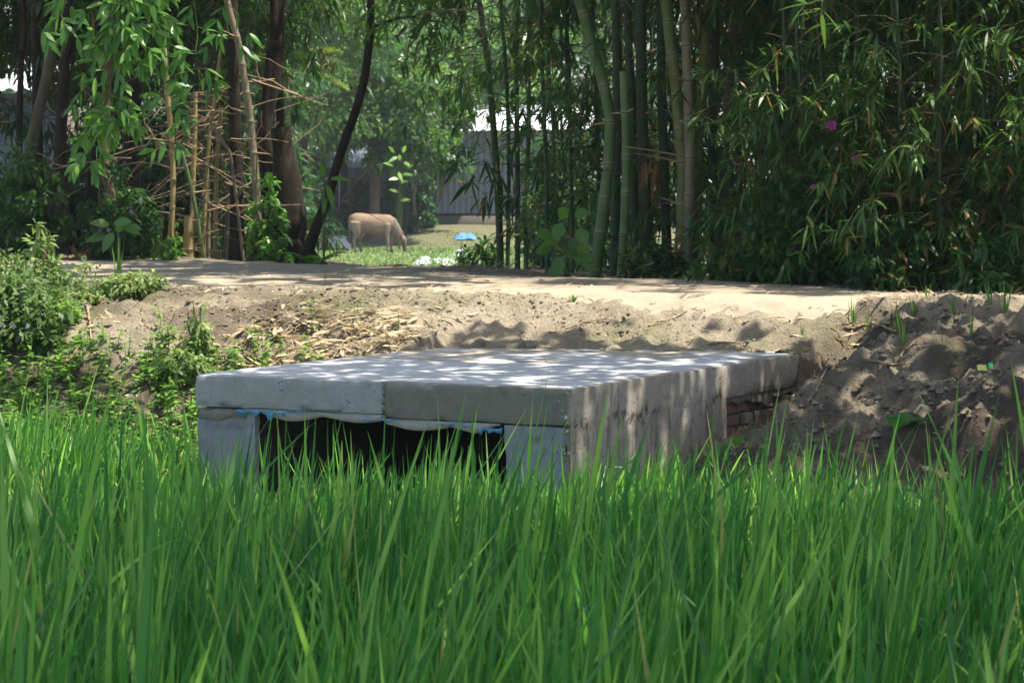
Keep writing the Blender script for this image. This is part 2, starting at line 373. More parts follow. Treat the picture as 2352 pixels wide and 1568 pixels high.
# ------------------------------------------------------------------ culvert frame
ZS = at_z(566, 387.5, 0.786)[2]
O = at_z(566, 387.5, 0.786)[:2]
Lc = at_z(194.6, 373.5, 0.786)[:2]; Bc = at_z(790, 353.5, 0.786)[:2]; Ac = at_z(409, 347, 0.786)[:2]
EV = norm(Bc - O); EU = norm(Lc - O)                # the front edge is not quite square to the channel
_INV = np.linalg.inv(np.stack([EU, EV], 1))
WU = float(np.linalg.norm(Lc - O))
def uv(x, y):
    dx, dy = np.asarray(x) - O[0], np.asarray(y) - O[1]
    return dx * _INV[0, 0] + dy * _INV[0, 1], dx * _INV[1, 0] + dy * _INV[1, 1]
def xy(u, v):
    u = np.asarray(u, float); v = np.asarray(v, float)
    return O[0] + EU[0] * u + EV[0] * v, O[1] + EU[1] * u + EV[1] * v
def uvz(u, v, z):
    x, y = xy(u, v); return np.stack(np.broadcast_arrays(x, y, z), -1).astype(float)
VB = float(np.linalg.norm(Bc - O)); VA = float((_INV @ (Ac - O))[1]); print('culvert', O, EV, EU, float(np.dot(EU, EV)), WU, VB, VA, _INV @ (Ac - O))

def road_z(u, v): return 1.105 + 0.002 * np.clip(u + 1.2, -5, 9) + 0.012 * np.sin(v * 2.1 + 0.4 * u)
def vfar(u): return 6.1 + 0.45 * np.clip(np.asarray(u, float) - 0.28, -0.6, 10)
def ground_parts(x, y):
    x = np.asarray(x, float); y = np.asarray(y, float)
    u, v = uv(x, y)
    wob = n2(x, y, 1.3, 5, 2) - 0.5
    zr = road_z(u, v)
    near = 4.25 - 0.6 * S(2.9, 4.2, u) + 0.35 * wob + 0.02 * np.clip(u - 2, 0, 4) + 0.30 * np.exp(-((u + 0.42) / 0.36) ** 2)
    # left bank
    vl = v + 0.7 * wob + 0.6 * S(2.9, 4.2, u)
    hump = 0.13 * np.exp(-(((u - 4.7) / 0.6) ** 2 + ((v - 2.1) / 0.5) ** 2))
    zl = 0.06 + (zr - 0.06) * (0.62 * S(0.3, 3.3, vl) + 0.38 * S(1.6, 4.2, vl)) + hump
    # over the deck
    vab = VA + (1 - np.clip(u / WU, 0, 1)) * (VB - VA) + 0.35 * wob
    zm = np.where(v < vab - 0.02, -0.06, ZS - 0.015 + (zr - ZS + 0.015) * (0.62 * S(-0.15, 2.0, v - vab) + 0.23 * S(0, 0.5, v - vab) + 0.15 * S(0.2, 1.3, v - vab)))
    # gully and right mound
    zg = 0.06 + 0.30 * S(0.6, 2.6, v) + 0.16 * S(2.3, 3.5, v) + (zr - 0.52) * (0.35 * S(3.3, 3.8, v) + 0.65 * S(3.9, 4.3, v))
    ragged = n2(x, y, 0.55, 11, 3) - 0.5
    zmo = 0.07 + (zr - 0.07) * (0.45 * S(-0.9, 1.4, v + 0.5 * wob) + 0.55 * S(0.6, 3.7, v + 0.5 * wob))
    ledge = S(-1.55, -1.95, u + 0.5 * ragged)
    vv = v + 0.9 * ragged
    zmo = zmo + ledge * (0.17 * S(0.75, 0.95, vv) - 0.17 * S(0.2, 0.5, vv) * (1 - S(0.75, 0.95, vv))) * (1 - S(1.4, 3.2, v))
    wm = S(-0.34, -0.82, u + 0.5 * ragged)
    zrt = lerp(zg, zmo, wm)
    uc = lerp(0.14, -0.08, S(VB - 0.2, VB + 0.15, v)) + 0.22 * ragged * S(VB, VB + 0.3, v)
    z = lerp(zrt, zm, S(uc - 0.07, uc + 0.07, u))
    ul = lerp(WU - 0.14, WU + 0.05, S(VA - 0.2, VA + 0.3, v))
    z = lerp(z, zl, S(ul - 0.07, ul + 0.07, u))
    onroad = S(near - 0.75, near + 0.45, v)
    z = lerp(z, zr, onroad)
    # beyond the road
    vf = vfar(u); drop = S(0.2, 0.9, v - vf) * 0.10
    z = z - drop
    far = S(2.4, 9.5, v - vf)
    zy = 0.13 + 0.42 * np.exp(-((y - 81) / 3.0) ** 2) * (0.6 + 0.8 * n2(x, y, 2.5, 3, 2)) + 0.45 * S(80, 84, y)
    z = lerp(z, zy, far)
    return z, u, v, onroad, far
def H(x, y, fine=True):
    z, u, v, onroad, far = ground_parts(x, y)
    if fine:
        infl = S(-0.4, 0.9, v) * (1 - onroad) * (1 - far)
        inside = (u > 0.0) & (u < WU) & (v < VA + 0.05)
        c1 = n2(x, y, 0.42, 21, 3) - 0.5; c2 = n2(x, y, 0.11, 31, 3) - 0.5
        amp = np.where(inside, 0.0, infl)
        z = z + amp * (0.105 * c1 + np.where(u < 0, 0.17, 0.105) * np.sign(c2) * np.abs(c2) ** 0.8 * 1.3) + onroad * (1 - far) * 0.018 * c1
        z = z + (1 - S(-0.4, 0.6, v)) * 0.03 * (c1)
        z = z + S(-0.1, 0.5, v - vfar(u)) * (1 - far) * (0.10 * c1 + 0.03 * c2)
    return z

def build_ground():
    def axis(fine_lo, fine_hi, st, lo, hi, g=1.13, mx=60):
        a = list(np.arange(fine_lo, fine_hi + 1e-6, st)); d = st
        b = fine_hi
        while b < hi: d = min(d * g, mx); b += d; a.append(b)
        d = st; b = fine_lo
        while b > lo: d = min(d * g, mx); b -= d; a.insert(0, b)
        return np.array(a)
    X = axis(-4.6, 4.4, 0.034, -900, 900); Y = axis(12.6, 21.0, 0.034, -60, 1500, 1.06)
    gx, gy = np.meshgrid(X, Y, indexing='xy')
    z = H(gx, gy)
    _, u, v, onroad, far = ground_parts(gx, gy)
    nx, ny = len(X), len(Y)
    i = (np.arange(ny - 1)[:, None] * nx + np.arange(nx - 1)[None])
    f = np.stack([i, i + 1, i + nx + 1, i + nx], -1).reshape(-1, 4)
    nn = n2(gx, gy, 0.9, 41, 3); n3 = n2(gx, gy, 0.3, 43, 3)
    damp_shade = S(0.35, -0.5, v) + S(0.15, -0.5, u) * (0.35 + 0.75 * S(0.42, 0.62, nn)) * S(4.0, 2.6, v)
    damp_shade = damp_shade + 0.55 * S(0.48, 0.7, n3) * S(3.5, 1.5, v)
    damp_shade = damp_shade + 0.9 * np.exp(-((u + 0.3) / 0.38) ** 2) * S(2.0, 2.7, v) * S(4.5, 3.9, v)  # dark band paints the crevice shade into the gully soil
    damp_shade = np.clip(damp_shade * (1 - onroad), 0, 1)
    damp_shade = np.maximum(damp_shade, far * S(70, 75, gy) * 0.9)  # far yard soil darkened, its shade painted into the colour
    damp_shade = np.maximum(damp_shade, 0.9 * S(0.32, 0.55, n2(gx, gy, 0.5, 45, 4)) * S(2.7, 3.3, u) * S(0.5, 1.2, v) * S(3.9, 3.0, v) * (1 - onroad))
    damp_shade = np.maximum(damp_shade, S(0.3, 1.1, v - vfar(u)) * 0.9 * (1 - far))
    moss = np.clip(S(0.5, 0.7, nn) * S(1.0, 2.0, v) * 0.7, 0, 1) * (1 - onroad)
    moss = np.maximum(moss, far * 0.9)
    mb = MB(); mb.add(np.stack([gx, gy, z], -1), f, moss.ravel(), damp_shade.ravel())
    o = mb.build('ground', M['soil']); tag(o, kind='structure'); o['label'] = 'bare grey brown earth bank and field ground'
build_ground()
def build_road():
    us = np.arange(-9, 15, 0.08); vs = np.arange(3.1, 12.0, 0.06)
    gu, gv = np.meshgrid(us, vs); x, y = xy(gu, gv)
    wob = (n2(x, y, 0.8, 51, 3) - 0.5) * 0.5
    e = S(3.6, 4.0, gv + wob - 0.05 * np.clip(gu - 2, 0, 4) - 0.7 * np.exp(-((gu + 0.42) / 0.36) ** 2)) * (1 - S(-0.45, 0.05, gv + wob - vfar(gu)))
    rut = -0.018 * (np.exp(-((gv - 4.75 - 0.1 * wob) / 0.16) ** 2) + np.exp(-((gv - 5.6) / 0.16) ** 2))
    z = H(x, y) + lerp(-0.05, 0.006, e) + np.where(e > 0.99, 0.012 + rut, 0) * 0.5
    nu, nv = len(us), len(vs); i = np.arange(nv - 1)[:, None] * nu + np.arange(nu - 1)[None]
    f = np.stack([i, i + 1, i + nu + 1, i + nu], -1).reshape(-1, 4)
    worn = S(3.75, 4.7, gv + 2.2 * (n2(x, y, 0.5, 53, 3) - 0.5)) * (1 - S(-1.1, -0.25, gv + 1.4 * (n2(x, y, 0.6, 54, 3) - 0.5) - vfar(gu)))
    mb = MB(); mb.add(np.stack([x, y, z], -1), f, 0.5, (1 - worn).ravel())
    o = mb.build('dirt_road', M['road']); tag(o, 'pale sandy dirt road crossing on top of the bank', kind='structure')
build_road()

# ------------------------------------------------------------------ culvert
def rough_box(mb, u0, u1, v0, v1, z0, z1, res=0.03, amp=0.003, chip=0.0, seed=0, tint=0.5, markfn=None, faces='all', mi=0):
    """box in culvert coordinates with subdivided, gently uneven faces"""
    def grid(a, b, c, d, fn, flip):
        na = max(2, int((b - a) / res) + 1); nb = max(2, int((d - c) / res) + 1)
        A, Bq = np.meshgrid(np.linspace(a, b, na), np.linspace(c, d, nb), indexing='xy')
        P = fn(A, Bq)
        q = P / 0.09
        n = (fbm(q, seed, 3) - 0.5) * 2 * amp
        ctr = np.array([(u0 + u1) / 2, (v0 + v1) / 2, (z0 + z1) / 2]); hs = np.array([u1 - u0, v1 - v0, z1 - z0]) / 2
        rel = (P - ctr) / hs
        edge = np.sort(np.abs(rel), -1)
        out = P.copy()
        for ax in range(3):
            on = np.abs(np.abs(rel[..., ax]) - 1) < 1e-6
            out[..., ax] += np.where(on, n * np.sign(rel[..., ax]), 0)
        if chip:
            # distance to the nearest edge
            dd = hs - np.abs(P - ctr); ds = np.sort(dd, -1); ed = ds[..., 1]
            c = fbm(P / 0.13, seed + 5, 3)
            k = np.clip(c - 0.5, 0, 1) * 2.2 * chip * np.exp(-ed / 0.02) + 0.25 * chip * np.exp(-ed / 0.008)
            out += (ctr - P) / np.maximum(np.linalg.norm(ctr - P, axis=-1, keepdims=True), 1e-6) * 0 
            for ax in range(3):
                nearax = np.exp(-dd[..., ax] / 0.02)
                out[..., ax] -= np.sign(rel[..., ax]) * k * nearax
        idx = np.arange(nb - 1)[:, None] * na + np.arange(na - 1)[None]
        f = np.stack([idx, idx + 1, idx + na + 1, idx + na], -1).reshape(-1, 4)
        if flip: f = f[:, ::-1]
        mk = markfn(P).ravel() if markfn else 0.0
        x, y = xy(out[..., 0], out[..., 1])
        mb.add(np.stack([x, y, out[..., 2]], -1), f, tint, mk, mi)
    st = lambda *a: np.stack(np.broadcast_arrays(*a), -1).astype(float)
    grid(u0, u1, v0, v1, lambda a, b: st(a, b, z1), True)
    grid(u0, u1, v0, v1, lambda a, b: st(a, b, z0), False)
    grid(u0, u1, z0, z1, lambda a, b: st(a, v0, b), True)
    grid(u0, u1, z0, z1, lambda a, b: st(a, v1, b), False)
    grid(v0, v1, z0, z1, lambda a, b: st(u0, a, b), False)
    grid(v0, v1, z0, z1, lambda a, b: st(u1, a, b), True)

def build_culvert():
    x0, y0 = xy(WU / 2, 0)
    root = thing('culvert', (float(x0), float(y0), 0), 'grey concrete box culvert with a wide dark opening under the dirt road', 'culvert')
    TH = 0.188; zt = ZS; zb = zt - TH
    # deck: the poured slab behind the front face
    mb = MB(); rough_box(mb, 0.006, WU, 0.055, 4.4, zb + 0.004, zt, 0.035, 0.003, 0.006, 1,
        markfn=lambda P: 0.9 * S(0.50, 0.62, fbm(P / np.array([0.30, 0.22, 1]), 31, 4) + 0.30 * S(1.6, 3.2, P[..., 1] + 0.25 * P[..., 0]) - 0.19) + 0.4 * S(0.66, 0.74, fbm(P / np.array([0.12, 0.10, 1]), 32, 3)))
    mb.build('deck', M['deck'], root)
    us = WU * 0.475
    def mk_pale(P): return 0.8 * S(0.60, 0.72, fbm(P / np.array([0.3, 1, 0.05]), 77, 3)) * (P[..., 2] < zb + 0.03)
    mb = MB(); rough_box(mb, us + 0.004, WU + 0.003, 0.0, 0.05, zb, zt - 0.003, 0.022, 0.004, 0.012, 2, markfn=mk_pale)
    o = mb.build('fascia', M['fascia_pale'], root); o['label'] = 'pale grey concrete face on the far end of the slab front'
    mb = MB(); rough_box(mb, -0.004, us - 0.006, 0.002, 0.052, zb - 0.022, zt - 0.004, 0.022, 0.005, 0.016, 3)
    o = mb.build('fascia', M['fascia_brown'], root); o['label'] = 'darker brownish concrete face at the near corner'
    # seam rubble
    rng = np.random.default_rng(5); mb = MB(); n = 60
    q = rng.uniform(zb - 0.02, zt - 0.004, n); add_chunks(mb, uvz(us + rng.normal(0, 0.007, n), rng.uniform(0.0, 0.02, n), q), 0.003 + 0.012 * rng.random(n) ** 2, rng)
    mb.build('chipped_joint', M['fascia_pale'], root)
    mb = MB(); n = 70; q = rng.uniform(zb - 0.24, zt - 0.004, n); clump = vnoise(np.stack([q * 16, q * 0, q * 0], -1), 3); keep = rng.random(n) < clump * 1.4; q = q[keep]; n = len(q)
    add_chunks(mb, uvz(rng.normal(0.004, 0.014, n), rng.uniform(0.0, 0.02, n), q), 0.004 + 0.017 * rng.random(n) ** 2, rng)
    mb.build('chipped_joint', M['lip'], root)
    # side skin on the visible right flank
    def mk_side(P):
        band = np.exp(-((P[..., 2] - (zb - 0.02)) / 0.05) ** 2)
        clus = S(0.44, 0.62, fbm(P / np.array([1, 0.22, 0.16]), 63, 3))
        pit = S(0.60, 0.68, fbm(P / np.array([1, 0.022, 0.032]), 61, 2) + 0.10 * band * clus)
        drip = 0.45 * S(0.60, 0.72, fbm(P / np.array([1, 0.03, 0.5]), 64, 3)) * S(zb + 0.02, zb - 0.06, P[..., 2])
        return np.clip(pit * clus * (0.35 + 0.65 * band) + drip, 0, 0.95)
    mb = MB(); rough_box(mb, -0.026, 0.003, 0.003, 2.13, 0.0, zb + 0.02, 0.012, 0.008, 0.0, 4, markfn=mk_side)
    mb.build('side_wall', M['side_concrete'], root)
    def mk_frag(P):
        low = S(zb + 0.10, zb + 0.0, P[..., 2] + 0.07 * fbm(P / 0.05, 9, 3)) * S(2.2, 2.9, P[..., 1])
        return np.clip(np.maximum(mk_side(P), 0.85 * low), 0, 0.95)
    mb = MB(); rough_box(mb, -0.028, 0.003, 0.003, 3.9, zb - 0.022, zt - 0.006, 0.014, 0.007, 0.006, 6, markfn=mk_frag)
    # ragged hanging mortar below the slab edge
    for k in range(44):
        vv = 2.16 + k * 0.032; hgt = 0.03 + 0.09 * vnoise(np.array([vv * 9, 0.3, 0.1]), 4)
        rough_box(mb, -0.016, 0.006, vv, vv + 0.03, zb - hgt, zb - 0.004, 0.02, 0.006, 0, k, markfn=lambda P: np.full(P.shape[:-1], 0.55))
    mb.build('slab_edge', M['side_concrete'], root)
    # brick courses where the render stops
    mb = MB(); rng = np.random.default_rng(8)
    z = 0.0; r = 0
    while z < zb - 0.08:
        v = 2.16 + (0.06 if r % 2 else 0.0)
        while v < 4.0:
            ln = 0.19
            off = rng.uniform(0.0, 0.025)
            rough_box(mb, -0.004 + off, 0.14, v, v + ln, z, z + 0.066, 0.03, 0.004, 0.008, int(rng.integers(999)), tint=float(rng.random() ** 0.8))
            v += ln + 0.012
        z += 0.078; r += 1
    mb.build('brick_wall', M['brick'], root)
    mb = MB(); rough_box(mb, 0.022, 0.30, 2.17, 4.3, -0.1, zb - 0.012, 0.1, 0.004, 0, 3); mb.build('mortar_bed', M['mud_wall'], root)
    # abutments either side of the opening
    WR = 0.385
    UL = WU - 0.40
    mb = MB(); rough_box(mb, UL, WU - 0.006, 0.012, 0.075, -0.15, zb - 0.005, 0.035, 0.005, 0.012, 11,
                         markfn=lambda P: 0.55 * S(0.6, 0.75, fbm(P / 0.1, 15, 3)) * (P[..., 2] > zb - 0.12))
    mb.build('abutment', M['plaster'], root)
    mb = MB(); rough_box(mb, UL + 0.012, WU - 0.012, 0.078, 4.2, -0.15, zb - 0.008, 0.1, 0.006, 0, 19); mb.build('channel_wall', M['shade_wall'], root)
    mb = MB(); rough_box(mb, 0.006, WR, 0.012, 2.14, -0.15, zb - 0.025, 0.035, 0.005, 0.012, 12,
                         markfn=lambda P: 0.6 * S(0.62, 0.75, fbm(P / 0.08, 16, 3)) * (P[..., 2] > zb - 0.13))
    mb.build('abutment', M['plaster'], root)
    mb = MB(); rough_box(mb, UL + 0.05, WU + 0.002, -0.004, 0.06, zb - 0.075, zb - 0.004, 0.02, 0.007, 0.02, 13,
                         markfn=lambda P: 0.7 * S(0.55, 0.7, fbm(P / 0.06, 18, 3)))
    mb.build('mortar_patch', M['fascia_brown'], root)
    # added end panel closing the channel so that it stays dark
    mb = MB(); rough_box(mb, WR + 0.01, UL - 0.01, 2.5, 2.6, -0.1, zb - 0.01, 0.3, 0.002, 0, 14); mb.build('channel_blackout', M['shade_wall'], root)
    # sagging mortar lip left by the plastic formwork
    mb = MB(); n = 150
    uu = np.linspace(WR + 0.02, WU - 0.3, n); s = (uu - uu[0]) / (uu[-1] - uu[0])
    sag = 0.028 + 0.035 * np.abs(np.sin(s * PI * 4.1 + 0.7)) ** 0.7 * (0.6 + 0.6 * vnoise(np.stack([uu * 4, uu * 0, uu * 0], -1), 3))
    sag = sag * np.clip(np.minimum(s * 10, (1 - s) * 10), 0.25, 1)
    top = zb - np.where(uu < us, 0.024, 0.001) + 0.0
    prof = [(0.012, 0.0), (0.004, 0.25), (0.006, 0.6), (0.016, 0.92), (0.035, 1.0), (0.10, 0.9), (0.22, 0.2)]
    V = np.stack([uvz(uu, 0.012 + a + 0.006 * np.sin(uu * 31), top - sag * b) for a, b in prof], 0)
    k = len(prof); idx = np.arange(k - 1)[:, None] * n + np.arange(n - 1)[None]
    mb.add(V, np.stack([idx, idx + 1, idx + n + 1, idx + n], -1).reshape(-1, 4)); mb.build('soffit_lip', M['lip'], root)
    # torn blue plastic
    def scrap(u0, u1, zc, hgt, seed):
        rng = np.random.default_rng(seed); n = 26
        uu = np.linspace(u0, u1, n); q = np.stack([uu * 22, uu * 0 + seed, uu * 0], -1)
        a = zc + (vnoise(q, seed) - 0.5) * 0.014; b = a - hgt * np.clip(vnoise(q * 1.7, seed + 1) * 1.9 - 0.35, 0.04, 1.3)
        mid = (a + b) / 2
        V = np.stack([uvz(uu, -0.006 - 0.01 * vnoise(q * 2, 7), a), uvz(uu, -0.018 - 0.014 * vnoise(q * 2.3, 8), mid), uvz(uu, -0.010 - 0.012 * vnoise(q, 9), b)], 0)
        idx = np.arange(2)[:, None] * n + np.arange(n - 1)[None]
        m = MB(); m.add(V, np.stack([idx, idx + 1, idx + n + 1, idx + n], -1).reshape(-1, 4)); m.build('plastic_scrap', M['blue_plastic'], root)
    scrap(WU - 0.62, WU - 0.30, zb - 0.004, 0.045, 1); scrap(WU - 0.80, WU - 0.63, zb + 0.002, 0.018, 4)
    scrap(WR - 0.01, WR + 0.13, zb - 0.045, 0.03, 2); scrap(0.95, 1.25, zb - 0.026, 0.012, 5); scrap(0.55, 0.78, zb - 0.034, 0.010, 6)
    return root
build_culvert()

# ------------------------------------------------------------------ leaf and stem generators
BAM = [0.25, 0.95, 0.8, 0.03]
OVAL = [0.12, 0.85, 1.0, 0.72, 0.05]
BLADE = [0.75, 1.0, 1.0, 0.92, 0.8, 0.6, 0.32, 0.03]
def rand_dirs(rng, n): return norm(rng.normal(size=(n, 3)))
def lit_keep(p, rng):
    """crowns stay open where the tree gaps let the sun reach the road and bank"""
    g = p[:, :2] - SUN[:2] * ((p[:, 2:3] - 1.0) / SUN[2])
    u, v = uv(g[:, 0], g[:, 1])
    n = n2(g[:, 0], g[:, 1], 0.55, 91, 2)
    lit = S(-3.2, -2.4, v) * (1 - S(-0.3, 0.3, v - vfar(u))) * S(-4.5, -3.0, u)
    left_shade = S(2.5, 5.0, u) * S(3.0, 4.0, v) * 0.9
    lit = lit * (1 - left_shade)
    lit = np.maximum(lit, 1.12 * np.exp(-(((g[:, 0] + 3.75) / 1.15) ** 2 + ((g[:, 1] - 27.3) / 1.5) ** 2) ** 2))
    lit = np.maximum(lit, 0.8 * np.exp(-(((g[:, 0] + 0.2) / 1.6) ** 2 + ((g[:, 1] - 24.0) / 2.5) ** 2) ** 2))
    cov = np.clip(1 - 0.9 * lit, 0, 1)
    thr = np.where(cov > 0.95, 1.0, 0.28 + 0.35 * cov)
    return (p[:, 2] < 3.2) | (n < thr)

def interp_path(path, t):
    n = len(path) - 1; a = np.clip(t * n, 0, n - 1e-6); i = a.astype(int); f = (a - i)[:, None]
    return path[i] * (1 - f) + path[i + 1] * f

def bamboo_crown(mb, rng, path, zlo, zhi, nb, blen, fans, leafL=(0.11, 0.185), leafW=0.025, tint=(0.2, 0.75), dead=0.03, up=0.5, az=None, keep=True, bare=0.0, azspread=None, mi_twig=1):
    zs = path[:, 2]
    z = rng.uniform(zlo, zhi, nb); t = np.interp(z, zs, np.linspace(0, 1, len(path))); p0 = interp_path(path, t)
    a = rng.uniform(0, 2 * PI, nb) if az is None else rng.normal(az, azspread or 0.9, nb)
    out = np.stack([np.cos(a), np.sin(a), np.zeros(nb)], -1)
    L = blen * rng.uniform(0.5, 1.15, nb); el = rng.uniform(0.05, 1.0, nb) * up; dr = rng.uniform(0.25, 0.75, nb)
    tt = np.linspace(0, 1, 7)
    P = p0[:, None] + out[:, None] * (L[:, None] * tt)[..., None] * 0.9
    P[..., 2] += L[:, None] * (el[:, None] * tt - dr[:, None] * tt ** 2)
    P += np.cumsum(rng.normal(0, 0.012, P.shape), 1) * L[:, None, None]
    R = 0.0055 * (1 - 0.8 * tt)[None] * np.clip(L, 0.5, 1.6)[:, None]
    add_tubes(mb, P, R, 4, rng.uniform(0.3, 0.7, nb), 0.0, mi_twig)
    leafy = np.where(rng.random(nb) > bare)[0]
    if len(leafy) == 0: return
    b = np.repeat(leafy, fans); s = rng.uniform(0.25, 1.0, len(b)) ** 0.8
    i = np.minimum((s * 6).astype(int), 5); f = (s * 6 - i)[:, None]
    q = P[b, i] * (1 - f) + P[b, i + 1] * f
    if keep: ok = lit_keep(q, rng); q = q[ok]; b = b[ok]
    if len(q) == 0: return
    td = norm(out[b] * 0.6 + rng.normal(0, 0.6, q.shape) + np.array([0, 0, -0.25])); tl = rng.uniform(0.08, 0.28, len(q))
    q2 = q + td * tl[:, None]
    add_tubes(mb, np.stack([q, (q + q2) / 2 + np.array([0, 0, 0.012]), q2], 1), np.array([0.0022, 0.0018, 0.001]), 3, 0.5, 0.0, mi_twig)
    nl = 6
    base = np.repeat(q2, nl, 0) - np.repeat(td * tl[:, None], nl, 0) * rng.uniform(0, 0.55, (len(q) * nl, 1))
    d = norm(np.repeat(td, nl, 0) * 0.55 + rng.normal(0, 0.62, base.shape) + np.array([0, 0, -0.32]))
    side = rand_dirs(rng, len(base)) * 0.5 + np.cross(d, np.array([0, 0, 1.0])) 
    ft = np.repeat(rng.uniform(tint[0], tint[1], len(q)), nl) + rng.normal(0, 0.12, len(base))
    dd = (rng.random(len(base)) < dead) * rng.uniform(0.6, 1, len(base))
    add_strips(mb, base, d, side, rng.uniform(*leafL, len(base)), leafW * rng.uniform(0.75, 1.25, len(base)), rng.uniform(0.1, 0.5, len(base)), BAM, np.clip(ft, 0, 1), dd, 0)

def culm_path(pts, Y, lean_y=0.0, top=8.5, arch=1.3, seed=0, n=60):
    """pts: survey pixels bottom -> top at depth Y"""
    rng = np.random.default_rng(seed)
    P = [W(px, py, Y + lean_y * k / max(1, len(pts) - 1)) for k, (px, py) in enumerate(pts)]
    P = [np.array(p) for p in P]
    z0 = float(H(P[0][0], P[0][1])) - 0.05
    P[0][2] = z0
    d = (P[-1] - P[-2]); d = d / max(d[2], 0.05)
    if top > P[-1][2] + 0.3:
        a = rng.uniform(0, 2 * PI); bend = np.array([math.cos(a), math.sin(a), 0])
        hgt = top - P[-1][2]
        for f in (0.33, 0.66, 1.0):
            P.append(P[len(pts) - 1] + d * hgt * f * (1 - 0.25 * f) * np.array([1, 1, 1 / (1 - 0.25 * f)]) + bend * arch * f * f)
    return resample(P, n)

def culm_tube(mb, path, r0, r1, rng, node_gap=(0.26, 0.38), sides=10, stubs=True, nodes=True, twigmi=0):
    s = np.concatenate([[0], np.cumsum(np.linalg.norm(np.diff(path, axis=0), axis=1))]); Ltot = s[-1]
    pts, rad, mk = [], [], []
    x = rng.uniform(0.05, 0.2); nodepos = []
    prev = 0.0
    sl = [(0.0, 1.06, 0.2)]
    while x < Ltot - 0.1:
        nodepos.append(x)
        for dx, rr, m_ in ((-0.05, 0.985, 0.0), (-0.016, 1.0, 0.35), (-0.006, 1.09, 0.6), (0.0, 1.13, 1.0), (0.006, 1.04, 0.95), (0.014, 1.0, 0.5), (0.05, 0.985, 0.06)):
            sl.append((x + dx, rr, m_))
        x += rng.uniform(*node_gap) * (1 + 0.2 * x / Ltot)
    sl.append((Ltot, 1.0, 0.3))
    sl = np.array(sl); sl = sl[np.argsort(sl[:, 0])]; sl[:, 0] = np.clip(sl[:, 0], 0, Ltot)
    P = np.stack([np.interp(sl[:, 0], s, path[:, k]) for k in range(3)], -1)
    R = lerp(r0, r1, (sl[:, 0] / Ltot) ** 1.2) * sl[:, 1]
    add_tubes(mb, P[None], R[None], sides, 0.5, sl[:, 2][None], 0, cap=True)
    if stubs:
        for x in nodepos:
            if rng.random() < 0.62 and x < 4.5:
                for _ in range(rng.integers(1, 3)):
                    p = np.array([np.interp(x, s, path[:, k]) for k in range(3)]); a = rng.uniform(0, 2 * PI)
                    o = np.array([math.cos(a), math.sin(a), rng.uniform(-0.1, 0.5)]); r = np.interp(x, s, lerp(r0, r1, s / Ltot))
                    ln = rng.uniform(0.05, 0.22) if rng.random() < 0.75 else rng.uniform(0.3, 0.7)
                    q = np.stack([p + o * r * 0.6, p + o * (r + ln * 0.5), p + o * (r + ln) + np.array([0, 0, -0.03 * ln])])
                    add_tubes(mb, q[None], np.array([[0.011, 0.008, 0.006]]), 5, 0.4, 0.75, twigmi, cap=True)
    return nodepos

BCOUNT = 0
def bamboo(pts, Y, wpx, mat, label, group=None, lean_y=0, top=8.5, arch=1.3, leaves=None, upper=18, seed=None, stubs=True, cutoff=False, sides=10, name='bamboo', low=None):
    """a bamboo: culm (with its branch stubs) and crown"""
    global BCOUNT; BCOUNT += 1
    seed = seed if seed is not None else 1000 + BCOUNT; rng = np.random.default_rng(seed)
    path = culm_path(pts, Y, lean_y, 0 if cutoff else top, arch, seed)
    r = wpx * (1.08 if wpx > 15 else 1.0) / 2.297 / F * Y / 2
    root = thing(name, tuple(path[0]), label, 'bamboo', group)
    mb = MB(); culm_tube(mb, path, r * 1.04, r * (0.93 if cutoff else 0.4), rng, sides=sides, stubs=stubs, twigmi=1)
    mb.build('culm', [mat, M['twig']], root)
    m2 = MB(); any_ = False
    if leaves or low:
        for spec in ([leaves] if isinstance(leaves, dict) else (leaves or [])):
            bamboo_crown(m2, rng, path, **spec); any_ = True
    if upper and not cutoff:
        bamboo_crown(m2, rng, path, 3.7, path[-1, 2] - 0.1, upper, 1.7, 16, (0.18, 0.27), 0.030, (0.15, 0.7), 0.02, 0.6); any_ = True
    if any_ and m2.n: m2.build('crown', [M['bamboo_leaf'], M['twig'] if 'yellow' in mat.name else M['cane_twig']], root)
    return root

# ------------------------------------------------------------------ the big bamboo clump right of the centre
YB = 21.6
sp = lambda **k: dict(dict(zlo=1.6, zhi=3.6, nb=5, blen=0.9, fans=5, up=0.5), **k)
c3 = lambda cx, cy: ((2000 + 0.7655 * cx) / 1.7415, 0.7655 * cy / 1.7415)
def P3(*a): return [c3(*p) for p in a]
c2 = lambda cx, cy: ((1000 + 0.7655 * cx) / 1.7415, 0.7655 * cy / 1.7415)
def P2(*a): return [c2(*p) for p in a]
c1 = lambda cx, cy: (0.7655 * cx / 1.7415, 0.7655 * cy / 1.7415)
def P1(*a): return [c1(*p) for p in a]
c4 = lambda cx, cy: ((3000 + 0.7655 * cx) / 1.7415, 0.7655 * cy / 1.7415)
G1 = 'tall bamboo stems in the clump right of the grazing gap'
bamboo(P3((928, 1470), (952, 1180), (958, 900), (940, 680), (915, 420), (885, 180), (868, 0)), YB, 28, M['culm_olive'], 'thick olive green bamboo stem twined against a brown stem, widest of the clump', G1, leaves=sp(nb=2), top=9)
bamboo(P3((968, 1470), (985, 1240), (992, 900), (985, 560), (975, 250), (962, 0)), YB - 0.14, 24, M['culm_brown'], 'weathered pale brown bamboo stem pressed against the thick olive stem', G1, leaves=sp(nb=2), top=8)
bamboo(P3((1020, 1470), (1022, 1180), (1030, 800), (1045, 560), (1068, 280), (1098, 0)), YB + 0.12, 25, M['culm_olive'], 'olive bamboo stem leaning right just behind the brown stem', G1, leaves=sp(nb=2), top=9)
